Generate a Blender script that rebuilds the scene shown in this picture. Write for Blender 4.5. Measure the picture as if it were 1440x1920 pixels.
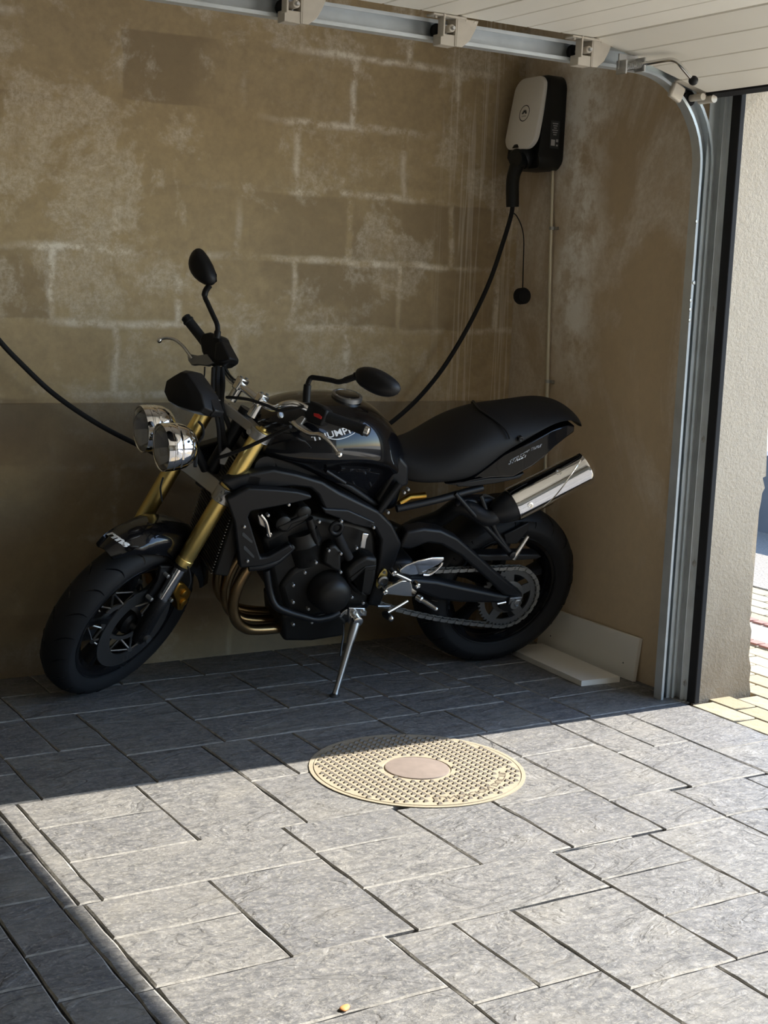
import bpy, math, random
import numpy as np
from mathutils import Vector, Matrix
from mathutils.bvhtree import BVHTree
random.seed(7)
for o in list(bpy.data.objects): bpy.data.objects.remove(o)
SC = bpy.context.scene
COL = SC.collection

# ------------------------------------------------------------------ camera
F = 2662.0
YAW, PITCH, ROLL, CH = 0.54705, 0.15561, 0.04137, 1.344
def nrm(v): v = np.asarray(v, float); return v / np.linalg.norm(v)
def rotm(ax, a):
    ax = nrm(ax); K = np.array([[0, -ax[2], ax[1]], [ax[2], 0, -ax[0]], [-ax[1], ax[0], 0]])
    return np.eye(3) + math.sin(a) * K + (1 - math.cos(a)) * K @ K
FW = np.array([math.sin(YAW) * math.cos(PITCH), math.cos(YAW) * math.cos(PITCH), -math.sin(PITCH)])
_r = np.array([math.cos(YAW), -math.sin(YAW), 0]); _u = np.cross(_r, FW)
CR = math.cos(ROLL) * _r + math.sin(ROLL) * _u
CU = -math.sin(ROLL) * _r + math.cos(ROLL) * _u
CC = np.array([0, 0, CH])
cd = bpy.data.cameras.new('camera'); cam = bpy.data.objects.new('camera', cd); COL.objects.link(cam)
cd.sensor_fit = 'VERTICAL'; cd.sensor_height = 24; cd.lens = F * 24 / 1920; cd.clip_start = .05; cd.clip_end = 200
m = Matrix.Identity(4)
for i in range(3):
    m[i][0], m[i][1], m[i][2], m[i][3] = CR[i], CU[i], -FW[i], CC[i]
cam.matrix_world = m
SC.camera = cam

# ------------------------------------------------------------------ light
SUN_EL = math.radians(39.0)
w = bpy.data.worlds.new('sky'); SC.world = w; w.use_nodes = True
nt = w.node_tree; bg = nt.nodes['Background']
sky = nt.nodes.new('ShaderNodeTexSky'); sky.sky_type = 'NISHITA'; sky.sun_disc = False
sky.sun_elevation = SUN_EL; sky.sun_rotation = math.pi / 2; sky.air_density = 1.0; sky.dust_density = .3; sky.ozone_density = 2.0
nt.links.new(sky.outputs[0], bg.inputs[0]); bg.inputs[1].default_value = .25
sd = bpy.data.lights.new('sun', 'SUN'); sd.energy = 6.3; sd.angle = math.radians(.53); sd.color = (1, .93, .82)
sun = bpy.data.objects.new('sun', sd); COL.objects.link(sun)
_sd = Vector((-math.cos(SUN_EL), .012, -math.sin(SUN_EL)))
sun.rotation_euler = _sd.to_track_quat('-Z', 'Y').to_euler(); sun.location = (8, 3, 6)
SC.view_settings.view_transform = 'Standard'; SC.view_settings.look = 'None'
SC.view_settings.gamma = 1; SC.view_settings.use_curve_mapping = False
SC.view_settings.exposure = 1.42

# ------------------------------------------------------------------ unprojection
def ray(x, y): return FW + CR * (x - 720) / F - CU * (y - 960) / F
def pl(x, y, ax, v):
    d = ray(x, y); return CC + d * (v - CC[ax]) / d[ax]
def fl(x, y, z=0.0): return pl(x, y, 2, z)

# ------------------------------------------------------------------ materials
MATS = {}
def new_mat(name):
    mt = bpy.data.materials.new(name); mt.use_nodes = True
    n = mt.node_tree; b = n.nodes['Principled BSDF']; MATS[name] = mt
    return mt, n, b
def P(name, col, rough=.5, metal=0., spec=.5, coat=0., bump=None, bstr=.2, bdist=.002, var=0., vscale=8., aniso=0):
    mt, n, b = new_mat(name)
    b.inputs['Base Color'].default_value = (*col, 1); b.inputs['Roughness'].default_value = rough
    b.inputs['Metallic'].default_value = metal; b.inputs['Specular IOR Level'].default_value = spec
    b.inputs['Coat Weight'].default_value = coat; b.inputs['Coat Roughness'].default_value = .02; b.inputs['Coat IOR'].default_value = 1.36
    tc = n.nodes.new('ShaderNodeTexCoord')
    if var:
        nz = n.nodes.new('ShaderNodeTexNoise'); nz.inputs['Scale'].default_value = vscale; nz.inputs['Detail'].default_value = 6
        n.links.new(tc.outputs['Object'], nz.inputs['Vector'])
        mx = n.nodes.new('ShaderNodeMix'); mx.data_type = 'RGBA'
        mx.inputs['A'].default_value = (*[c * (1 - var) for c in col], 1); mx.inputs['B'].default_value = (*[min(1, c * (1 + var)) for c in col], 1)
        n.links.new(nz.outputs['Fac'], mx.inputs['Factor']); n.links.new(mx.outputs['Result'], b.inputs['Base Color'])
    if bump:
        nz = n.nodes.new('ShaderNodeTexNoise'); nz.inputs['Scale'].default_value = bump; nz.inputs['Detail'].default_value = 4
        n.links.new(tc.outputs['Object'], nz.inputs['Vector'])
        bp = n.nodes.new('ShaderNodeBump'); bp.inputs['Strength'].default_value = bstr; bp.inputs['Distance'].default_value = bdist
        n.links.new(nz.outputs['Fac'], bp.inputs['Height']); n.links.new(bp.outputs['Normal'], b.inputs['Normal'])
    return mt
P('gloss_black', (.003, .003, .004), .25, 0, .12, 1.0)
P('satin_black', (.0075, .008, .0095), .42, 0, .3, bump=900, bstr=.05, bdist=.0005)
P('engine_black', (.0085, .008, .0075), .45, 0, .32, bump=500, bstr=.15, bdist=.0008)
P('black_plastic', (.006, .006, .007), .52, 0, .3)
P('black_rubber', (.012, .012, .013), .75, 0, .3, bump=300, bstr=.1, bdist=.0006)
P('tire_rubber', (.0095, .0095, .0105), .68, 0, .3, bump=160, bstr=.12, bdist=.001)
P('seat_vinyl', (.0065, .0065, .0072), .6, 0, .3, bump=420, bstr=.25, bdist=.0008)
P('chrome', (.86, .86, .87), .06, 1)
P('polished_alloy', (.72, .71, .69), .2, 1, bump=60, bstr=.05, bdist=.001)
P('brushed_alloy', (.42, .42, .42), .38, 1)
P('grey_alloy', (.26, .265, .27), .42, 1)
P('gold_anodised', (.96, .73, .26), .33, 1)
P('gold_caliper', (.55, .31, .06), .38, 1)
P('gold_plate', (.75, .60, .22), .3, 1)
P('header_steel', (.36, .24, .12), .3, 1, var=.5, vscale=14)
P('disc_steel', (.30, .30, .30), .35, 1)
P('chain_steel', (.30, .30, .29), .5, 1, var=.35, vscale=80)
P('sprocket_steel', (.11, .11, .11), .5, .6)
P('red_plastic', (.5, .02, .02), .4)
P('mirror_glass', (.8, .8, .8), .02, 1)
P('white_print', (.78, .78, .78), .5)
P('grey_print', (.45, .45, .46), .5)
P('cream_paint', (.88, .84, .74), .42, 0, .5, var=.04, vscale=5)
P('hinge_cream', (.55, .50, .42), .4, 0, .5, var=.12, vscale=40)
P('galvanised', (.55, .585, .60), .45, .5, var=.22, vscale=14, bump=60, bstr=.05, bdist=.001)
P('steel_dark', (.05, .055, .06), .5, .4)
P('zinc', (.5, .5, .49), .35, .9, var=.2, vscale=60)
P('white_board', (.80, .775, .71), .5, 0, .5, var=.03, vscale=9)
P('board_edge', (.28, .25, .21), .7)
P('charger_face', (.88, .85, .79), .38, 0, .5)
P('charger_black', (.006, .0075, .008), .4, 0, .4)
P('conduit_brass', (.72, .66, .52), .35, .6)
P('ceiling_paint', (.72, .70, .66), .9, var=.06, vscale=3)
P('plain_plaster', (.34, .31, .26), .95, var=.12, vscale=2, bump=40, bstr=.3, bdist=.004)
P('chipped_edge', (.24, .232, .212), .9, var=.85, vscale=45, bump=140, bstr=.6, bdist=.003)
P('kerb_stone', (.19, .18, .16), .9, var=.2, vscale=10, bump=60, bstr=.4, bdist=.004)
P('mortar', (.10, .098, .09), .95, var=.3, vscale=30, bump=120, bstr=.5, bdist=.004)
P('pale_paving', (.68, .64, .56), .9, var=.12, vscale=4)
P('red_brick', (.22, .11, .09), .85, var=.2, vscale=40)
P('gravel', (.20, .188, .165), .95, var=.55, vscale=70, bump=70, bstr=.9, bdist=.01)
P('shaded_wall', (.075, .085, .105), .8, var=.3, vscale=6)  # garden wall in shade: the dark bluish shade is painted as base colour
P('hedge_green', (.06, .10, .03), .8, var=.5, vscale=30, bump=30, bstr=.8, bdist=.02)
P('lamp_bowl', (.34, .34, .35), .07, 1)
P('leaf', (.5, .2, .06), .7)
mt, n, b = new_mat('lens_glass')
b.inputs['Base Color'].default_value = (.95, .97, .97, 1); b.inputs['Roughness'].default_value = .02
b.inputs['Transmission Weight'].default_value = 1; b.inputs['IOR'].default_value = 1.35

class NT:
    """small helper to chain nodes"""
    def __init__(s, name):
        s.mt, s.n, s.b = new_mat(name); s.L = s.n.links
        s.tc = s.n.nodes.new('ShaderNodeTexCoord')
    def node(s, t, **k):
        nd = s.n.nodes.new(t)
        for a, v in k.items():
            if a in nd.inputs: 
                if hasattr(v, 'is_linked'): s.L.new(v, nd.inputs[a])
                else: nd.inputs[a].default_value = v
            else: setattr(nd, a, v)
        return nd
    def noise(s, vec, scale, detail=5, rough=.55, dist=0):
        nd = s.node('ShaderNodeTexNoise'); s.L.new(vec, nd.inputs['Vector'])
        nd.inputs['Scale'].default_value = scale; nd.inputs['Detail'].default_value = detail
        nd.inputs['Roughness'].default_value = rough; nd.inputs['Distortion'].default_value = dist
        return nd.outputs['Fac']
    def ramp(s, fac, stops):
        nd = s.node('ShaderNodeValToRGB'); s.L.new(fac, nd.inputs['Fac'])
        e = nd.color_ramp.elements
        while len(e) < len(stops): e.new(.5)
        for i, (p, c) in enumerate(stops):
            e[i].position = p; e[i].color = (c, c, c, 1) if not isinstance(c, tuple) else (*c, 1)
        return nd.outputs['Color']
    def math(s, op, a, bb=None, clamp=False):
        nd = s.node('ShaderNodeMath'); nd.operation = op; nd.use_clamp = clamp
        for i, v in enumerate((a, bb)):
            if v is None: continue
            if hasattr(v, 'is_linked'): s.L.new(v, nd.inputs[i])
            else: nd.inputs[i].default_value = v
        return nd.outputs[0]
    def mix(s, fac, a, bb, mode='MIX'):
        nd = s.node('ShaderNodeMix'); nd.data_type = 'RGBA'; nd.blend_type = mode
        for k, v in (('Factor', fac), ('A', a), ('B', bb)):
            if hasattr(v, 'is_linked'): s.L.new(v, nd.inputs[k])
            else: nd.inputs[k].default_value = (*v, 1) if isinstance(v, tuple) else v
        return nd.outputs['Result']
    def mapping(s, vec, scale=(1, 1, 1), rot=(0, 0, 0), loc=(0, 0, 0)):
        nd = s.node('ShaderNodeMapping'); s.L.new(vec, nd.inputs['Vector'])
        nd.inputs['Scale'].default_value = scale; nd.inputs['Rotation'].default_value = rot; nd.inputs['Location'].default_value = loc
        return nd.outputs['Vector']
    def bump(s, h, strength, dist, prev=None):
        nd = s.node('ShaderNodeBump'); s.L.new(h, nd.inputs['Height'])
        nd.inputs['Strength'].default_value = strength; nd.inputs['Distance'].default_value = dist
        if prev is not None: s.L.new(prev, nd.inputs['Normal'])
        return nd.outputs['Normal']
    def finish(s, col, rough=.9, normal=None, spec=.3):
        s.L.new(col, s.b.inputs['Base Color'])
        if hasattr(rough, 'is_linked'): s.L.new(rough, s.b.inputs['Roughness'])
        else: s.b.inputs['Roughness'].default_value = rough
        s.b.inputs['Specular IOR Level'].default_value = spec
        if normal is not None: s.L.new(normal, s.b.inputs['Normal'])

# damp rendered block wall: block courses show through as stains and salt bloom
def wall_mat(name, blocks):
    t = NT(name); ob = t.tc.outputs['Object']
    base = t.mix(t.noise(ob, 1.6, 6, .6), (.42, .315, .175), (.58, .455, .275))
    base = t.mix(t.ramp(t.noise(ob, 26, 5, .7), [(.35, 0.), (.75, .55)]), base, (.31, .235, .15))
    bloomn = t.noise(ob, 3.2, 9, .68, .3)
    fine = t.noise(ob, 55, 4, .8)
    if blocks:
        vec = t.mapping(t.mapping(ob, rot=(math.pi / 2, 0, 0)), loc=(.05, -.93 + .233 * 8, 0))
        dis = t.node('ShaderNodeMix'); dis.data_type = 'VECTOR'; dis.inputs['Factor'].default_value = .035
        nn = t.node('ShaderNodeTexNoise'); t.L.new(ob, nn.inputs['Vector']); nn.inputs['Scale'].default_value = 6; nn.inputs['Detail'].default_value = 4
        t.L.new(vec, dis.inputs['A']); t.L.new(nn.outputs['Color'], dis.inputs['B'])
        br = t.node('ShaderNodeTexBrick'); t.L.new(dis.outputs['Result'], br.inputs['Vector'])
        for k, v in (('Scale', 1), ('Mortar Size', .020), ('Mortar Smooth', 1.0), ('Bias', 0), ('Brick Width', .43), ('Row Height', .233)): br.inputs[k].default_value = v
        br.inputs['Color1'].default_value = (0, 0, 0, 1); br.inputs['Color2'].default_value = (1, 1, 1, 1); br.inputs['Mortar'].default_value = (.5, .5, .5, 1)
        wet = t.math('MULTIPLY', t.ramp(br.outputs['Color'], [(.30, 1.), (.45, 0.)]), t.ramp(t.noise(ob, 1.7, 6, .6), [(.44, 0.), (.58, .6)]))
        base = t.mix(wet, base, (.27, .20, .125))
        patch = t.ramp(t.noise(ob, 1.3, 3, .5), [(.44, 0.), (.58, 1.)])
        edge = t.math('MULTIPLY', t.math('MULTIPLY', br.outputs['Fac'], patch), t.ramp(t.noise(ob, 9, 6, .75), [(.42, 0.), (.56, 1.)]))
        halo = t.math('MULTIPLY', t.ramp(bloomn, [(.53, 0.), (.60, .85), (.68, .2), (.76, .8)]), t.ramp(fine, [(.38, .15), (.60, 1.)]))
        blobs = t.math('MULTIPLY', t.ramp(br.outputs['Color'], [(.55, 0.), (.9, 1.)]), t.math('MULTIPLY', t.ramp(t.noise(ob, 11, 6, .75), [(.48, 0.), (.66, .9)]), t.ramp(fine, [(.4, .1), (.58, 1.)])))
        bloom = t.math('ADD', t.math('MULTIPLY', edge, t.ramp(fine, [(.3, .45), (.6, 1.)])), t.math('ADD', t.math('MULTIPLY', halo, .55), t.math('MULTIPLY', blobs, t.math('MULTIPLY', patch, .5))), True)
        # less salt low down on the wall, run marks near the corner
        sep = t.node('ShaderNodeSeparateXYZ'); t.L.new(ob, sep.inputs[0])
        hz = t.node('ShaderNodeMapRange'); t.L.new(sep.outputs['Z'], hz.inputs['Value'])
        for k, v in (('From Min', .9), ('From Max', 1.5), ('To Min', .45), ('To Max', 1.)): hz.inputs[k].default_value = v
        bloom = t.math('MULTIPLY', bloom, hz.outputs[0])
        runs = t.ramp(t.noise(t.mapping(ob, scale=(38, 1, .9)), 1, 3, .5), [(.52, 0.), (.58, .7), (.64, 0.)])
        rx = t.node('ShaderNodeMapRange'); t.L.new(sep.outputs['X'], rx.inputs['Value'])
        for k, v in (('From Min', 2.95), ('From Max', 3.1), ('To Min', 0.), ('To Max', .55)): rx.inputs[k].default_value = v
        bloom = t.math('ADD', bloom, t.math('MULTIPLY', runs, rx.outputs[0]), True)
        # ledge line where the lower coat starts
        col = t.mix(bloom, base, (.92, .85, .72))
        if blocks == 'lower':          # lower coat: blotchy brown render with the low wall's shade painted in
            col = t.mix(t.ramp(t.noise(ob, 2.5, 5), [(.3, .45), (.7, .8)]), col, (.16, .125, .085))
        nrmv = t.bump(bloomn, .25, .006, t.bump(fine, .35, .002))
    else:
        cl = t.ramp(t.noise(t.mapping(ob, scale=(1, 1, .55)), 2.2, 9, .62, .6), [(.5, 0.), (.585, .75), (.66, .25), (.75, .8)])
        bloom = t.math('MULTIPLY', cl, t.ramp(fine, [(.3, .3), (.65, 1.)]))
        sep = t.node('ShaderNodeSeparateXYZ'); t.L.new(ob, sep.inputs[0])
        hz = t.node('ShaderNodeMapRange'); t.L.new(sep.outputs['Z'], hz.inputs['Value'])
        for k, v in (('From Min', .1), ('From Max', 1.6), ('To Min', .3), ('To Max', .75)): hz.inputs[k].default_value = v
        bloom = t.math('MULTIPLY', bloom, hz.outputs[0])
        ym = t.ramp(t.math('ABSOLUTE', t.math('SUBTRACT', t.math('ADD', sep.outputs['Y'], t.math('MULTIPLY', t.math('SUBTRACT', t.noise(ob, 3.5, 5), .5), .35)), 4.22)), [(.0, 1.), (.16, 0.)])
        bloom = t.math('ADD', bloom, t.math('MULTIPLY', t.math('MULTIPLY', ym, t.ramp(t.math('MULTIPLY', sep.outputs['Z'], .5), [(.45, 0.), (.62, 1.)])), t.ramp(t.noise(ob, 9, 8, .7), [(.40, .05), (.56, 1.)])), True)
        col = t.mix(bloom, t.mix(.45, base, (.70, .565, .41)), (.97, .93, .85))
        nrmv = t.bump(fine, .35, .002, t.bump(bloomn, .3, .006))
    t.finish(col, .92, nrmv, .25)
wall_mat('block_wall', 'upper'); wall_mat('lower_render_shaded', 'lower'); wall_mat('damp_plaster', False)

t = NT('stucco'); ob = t.tc.outputs['Object']
c = t.mix(t.noise(ob, 3, 5), (.44, .375, .29), (.55, .48, .375))
sep = t.node('ShaderNodeSeparateXYZ'); t.L.new(ob, sep.inputs[0])
hz = t.node('ShaderNodeMapRange'); t.L.new(sep.outputs['Z'], hz.inputs['Value'])
for k, v in (('From Min', 0.), ('From Max', .8), ('To Min', 1.), ('To Max', 0.)): hz.inputs[k].default_value = v
dirt = t.math('MULTIPLY', hz.outputs[0], t.ramp(t.noise(ob, 5, 6), [(.2, .45), (.7, .95)]))
c = t.mix(dirt, c, (.20, .15, .09))
c = t.mix(t.ramp(t.noise(ob, 120, 3, .8), [(.5, 0.), (.72, .5)]), c, (.30, .26, .21))
t.finish(c, .95, t.bump(t.noise(ob, 75, 5, .65, .4), .9, .006, t.bump(t.noise(ob, 22, 3), .4, .006)), .2)

t = NT('slate_slab'); ob = t.tc.outputs['Object']
oi = t.node('ShaderNodeObjectInfo')
geo = t.node('ShaderNodeNewGeometry')
wp = geo.outputs['Position']
addv = t.node('ShaderNodeVectorMath'); addv.operation = 'ADD'
cmb = t.node('ShaderNodeCombineXYZ'); 
rs = t.math('MULTIPLY', oi.outputs['Random'], 40.)
t.L.new(rs, cmb.inputs[0]); t.L.new(rs, cmb.inputs[2])
t.L.new(wp, addv.inputs[0]); t.L.new(cmb.outputs[0], addv.inputs[1]); vv = addv.outputs[0]
lay = t.noise(t.mapping(vv, scale=(1.0, 2.2, 1)), 3.2, 4, .55, 1.2)
terr = t.ramp(lay, [(.30, 0.), (.42, .3), (.44, .42), (.56, .55), (.58, .72), (.72, 1.)])
gr = t.noise(t.mapping(vv, scale=(1, 1.9, 1)), 26, 8, .74, .6)
fine = t.noise(vv, 95, 5, .8)
tone = t.mix(oi.outputs['Random'], (.150, .151, .157), (.198, .195, .188))
c = t.mix(t.ramp(gr, [(.40, 0.), (.62, 1.)]), tone, (.085, .086, .09))
c = t.mix(t.ramp(fine, [(.50, 0.), (.66, .85)]), c, (.295, .285, .257))
c = t.mix(t.ramp(t.noise(vv, 5, 5), [(.5, 0.), (.75, .45)]), c, (.26, .247, .215))
nb = t.bump(terr, 1., .010, t.bump(gr, .9, .007, t.bump(fine, .7, .0025)))
t.finish(c, t.ramp(gr, [(.3, .48), (.7, .7)]), nb, .35)

t = NT('cast_iron'); ob = t.tc.outputs['Object']
c = t.mix(t.noise(ob, 9, 6), (.235, .195, .135), (.32, .28, .21))
c = t.mix(t.ramp(t.noise(ob, 90, 4, .8), [(.5, 0.), (.75, .5)]), c, (.16, .13, .09))
t.finish(c, .75, t.bump(t.noise(ob, 140, 4), .4, .001), .4)
P('iron_stud_shaded', (.12, .10, .075), .6, .2, var=.3, vscale=50)  # darker than the lid: gaps and shadows at the studs put into colour
P('iron_disc', (.19, .155, .135), .6, .1, var=.22, vscale=30, bump=90, bstr=.3, bdist=.001)
t = NT('yellow_paver'); ob = t.tc.outputs['Object']; oi = t.node('ShaderNodeObjectInfo')
c = t.mix(oi.outputs['Random'], (.25, .215, .145), (.31, .28, .21))
c = t.mix(t.ramp(t.noise(ob, 40, 5), [(.45, 0.), (.7, .5)]), c, (.24, .19, .11))
t.finish(c, .9, t.bump(t.noise(ob, 130, 4), .6, .002), .25)

# ------------------------------------------------------------------ mesh builder
class MB:
    def __init__(s): s.v = []; s.f = []
    def add(s, v, f):
        o = len(s.v); s.v += [tuple(float(c) for c in p) for p in v]; s.f += [tuple(i + o for i in q) for q in f]; return s
    def loft(s, rings, caps=True, closed=False):
        n = len(rings[0]); v = [p for r in rings for p in r]; f = []
        k = len(rings)
        for a in range(k if closed else k - 1):
            b_ = (a + 1) % k
            for i in range(n):
                j = (i + 1) % n; f.append((a * n + i, a * n + j, b_ * n + j, b_ * n + i))
        if caps and not closed:
            f.append(tuple(range(n - 1, -1, -1))); f.append(tuple((k - 1) * n + i for i in range(n)))
        return s.add(v, f)
    def tube(s, pts, r, n=10, caps=True, closed=False):
        pts = [np.asarray(p, float) for p in pts]; k = len(pts)
        rr = r if isinstance(r, (list, tuple)) else [r] * k
        ts = []
        for i in range(k):
            a = pts[i - 1] if (i > 0 or closed) else pts[i]; c = pts[(i + 1) % k] if (i < k - 1 or closed) else pts[i]
            ts.append(nrm(c - a))
        up = np.array([0, 0, 1.]) if abs(ts[0][2]) < .9 else np.array([1., 0, 0])
        x = nrm(np.cross(up, ts[0])); rings = []
        for i in range(k):
            x = nrm(x - ts[i] * (x @ ts[i])); y = np.cross(ts[i], x)
            rings.append([pts[i] + rr[i] * (math.cos(a) * x + math.sin(a) * y) for a in np.linspace(0, 2 * math.pi, n, endpoint=False)])
        return s.loft(rings, caps, closed)
    def lathe(s, c, ax, prof, n=32, caps=True, a0=0, a1=2 * math.pi):
        c = np.asarray(c, float); ax = nrm(ax); up = np.array([0, 0, 1.]) if abs(ax[2]) < .9 else np.array([1., 0, 0])
        x = nrm(np.cross(up, ax)); y = np.cross(ax, x); rings = []
        an = np.linspace(a0, a1, n, endpoint=False)
        for d, r in prof: rings.append([c + ax * d + r * (math.cos(a) * x + math.sin(a) * y) for a in an])
        return s.loft(rings, caps)
    def prism(s, poly, off):
        poly = [np.asarray(p, float) for p in poly]; off = np.asarray(off, float); n = len(poly)
        v = poly + [p + off for p in poly]
        f = [tuple(range(n)), tuple(range(2 * n - 1, n - 1, -1))] + [(i, (i + 1) % n + 0 if False else i + n, (i + 1) % n + n, (i + 1) % n) for i in range(n)]
        return s.add(v, f)
    def box(s, c, d, R=None):
        R = np.eye(3) if R is None else np.asarray(R); c = np.asarray(c, float); v = []
        for sx in (-1, 1):
            for sy in (-1, 1):
                for sz in (-1, 1): v.append(c + R @ (np.array([sx * d[0], sy * d[1], sz * d[2]]) / 2))
        return s.add(v, [(0, 1, 3, 2), (4, 6, 7, 5), (0, 4, 5, 1), (2, 3, 7, 6), (0, 2, 6, 4), (1, 5, 7, 3)])
    def pillow(s, outline, nv, t, back=.15):
        """domed solid over an outline; nv points to the domed side"""
        P_ = [np.asarray(p, float) for p in outline]; c = sum(P_) / len(P_); nv = nrm(nv); rings = []
        for sc, h in ((.80, -back), (.97, -back * .8), (1, 0), (.97, .3), (.86, .62), (.66, .86), (.38, .98)):
            rings.append([c + (p - c) * sc + nv * h * t for p in P_])
        s.loft(rings, True); return s
    def ball(s, c, r, n=12): 
        return s.lathe(np.asarray(c) - np.array([0, 0, 0]), (0, 0, 1), [(-r * math.cos(a), max(r * math.sin(a), r * .02)) for a in np.linspace(0, math.pi, 8)], n)
    def build(s, name, mat, parent=None, bevel=0, seg=2, sharp=38, subsurf=0):
        me = bpy.data.meshes.new(name); me.from_pydata(s.v, [], s.f); me.validate()
        import bmesh
        bm = bmesh.new(); bm.from_mesh(me); bmesh.ops.recalc_face_normals(bm, faces=bm.faces); bm.to_mesh(me); bm.free()
        for p in me.polygons: p.use_smooth = True
        me.set_sharp_from_angle(angle=math.radians(sharp))
        if mat: me.materials.append(MATS[mat])
        ob_ = bpy.data.objects.new(name, me); COL.objects.link(ob_)
        if parent is not None: ob_.parent = parent
        if bevel:
            md = ob_.modifiers.new('bevel', 'BEVEL'); md.width = bevel; md.segments = seg; md.limit_method = 'ANGLE'; md.angle_limit = math.radians(30)
        if subsurf:
            md = ob_.modifiers.new('sub', 'SUBSURF'); md.levels = subsurf; md.render_levels = subsurf
        return ob_
def smooth_path(pts, k=6):
    pts = [np.asarray(p, float) for p in pts]; out = []
    for i in range(len(pts) - 1):
        p0 = pts[max(i - 1, 0)]; p1 = pts[i]; p2 = pts[i + 1]; p3 = pts[min(i + 2, len(pts) - 1)]
        for t_ in np.linspace(0, 1, k, endpoint=False):
            out.append(.5 * ((2 * p1) + (-p0 + p2) * t_ + (2 * p0 - 5 * p1 + 4 * p2 - p3) * t_ ** 2 + (-p0 + 3 * p1 - 3 * p2 + p3) * t_ ** 3))
    out.append(pts[-1]); return out
def empty(name, loc=(0, 0, 0)):
    e = bpy.data.objects.new(name, None); COL.objects.link(e); e.location = loc; e.empty_display_size = .1; return e
def tag(o, label=None, cat=None, group=None, kind=None):
    if label: o['label'] = label
    if cat: o['category'] = cat
    if group: o['group'] = group
    if kind: o['kind'] = kind
    return o
def text_mesh(body, shear=0., bold=0.):
    cu = bpy.data.curves.new('lettering', 'FONT'); cu.body = body; cu.shear = shear; cu.offset = bold; cu.resolution_u = 3
    ob_ = bpy.data.objects.new('lettering', cu); COL.objects.link(ob_)
    bpy.context.view_layer.update()
    me = bpy.data.meshes.new_from_object(ob_.evaluated_get(bpy.context.evaluated_depsgraph_get()))
    v = np.array([vv_.co[:2] for vv_ in me.vertices]); f = [tuple(p.vertices) for p in me.polygons]
    bpy.data.objects.remove(ob_); bpy.data.curves.remove(cu); bpy.data.meshes.remove(me)
    v = (v - v.min(0)) / (v.max(0) - v.min(0)); return v, f

# ================================================================== the setting
YB, XR = 4.60, 3.36            # back wall plane, right (door) wall plane
JY, OY = 3.44, -1.0              # edges of the door opening
def boxobj(name, x0, x1, y0, y1, z0, z1, mat, parent=None, bevel=0):
    return MB().box(((x0 + x1) / 2, (y0 + y1) / 2, (z0 + z1) / 2), (x1 - x0, y1 - y0, z1 - z0)).build(name, mat, parent, bevel)
def structure(o): o['kind'] = 'structure'; return o
wb_ = structure(boxobj('wall_back', -2.2, 3.63, YB, YB + .2, -.1, 2.6, 'block_wall'))
boxobj('lower_coat', -2.0, XR, YB - .007, YB + .01, -.02, .925, 'lower_render_shaded', wb_, .003)
structure(boxobj('wall_left', -2.2, -2.0, -2.0, YB, -.1, 2.6, 'plain_plaster'))
structure(boxobj('wall_front', -2.0, 3.63, -2.0, -1.8, -.1, 2.6, 'plain_plaster'))
structure(boxobj('ceiling', -2.0, 3.63, -1.8, YB, 2.5, 2.6, 'ceiling_paint'))
# right wall: plastered return inside, stucco jamb with a broken outer arris
wr = structure(boxobj('wall_right', XR, XR + .03, JY + .012, YB, -.02, 2.5, 'damp_plaster'))
edge_px = [(1452, 640), (1447, 720), (1441, 780), (1438, 846), (1436, 893), (1430, 896), (1434, 915), (1429, 925), (1427, 940), (1423, 960), (1418, 980), (1413, 1000), (1412, 1012), (1409, 1040), (1414, 1068),
           (1411, 1080), (1409, 1100), (1407, 1130), (1409, 1150), (1405, 1166), (1409, 1182), (1407, 1205), (1404, 1230), (1408, 1252), (1405, 1275), (1407, 1297)]
prof = [(pl(x, y, 1, JY)[0], pl(x, y, 1, JY)[2]) for x, y in edge_px]
poly = [(XR, JY, 2.5), (3.63, JY, 2.5), (3.63, JY, prof[0][1] + .1)] + [(min(a, 3.632), JY, max(z, -.02)) for a, z in prof] + [(prof[-1][0], JY, -.02), (XR, JY, -.02)]
MB().prism(poly, (0, .03, 0)).build('jamb_render', 'stucco', wr)
boxobj('jamb_core', XR + .03, 3.628, JY + .03, YB, -.02, 2.5, 'stucco', wr)
structure(boxobj('trim_1', XR, 3.63, OY, JY, 2.15, 2.5, 'stucco'))
structure(boxobj('trim_2', XR, 3.63, -1.8, OY, -.02, 2.5, 'stucco'))
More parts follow.
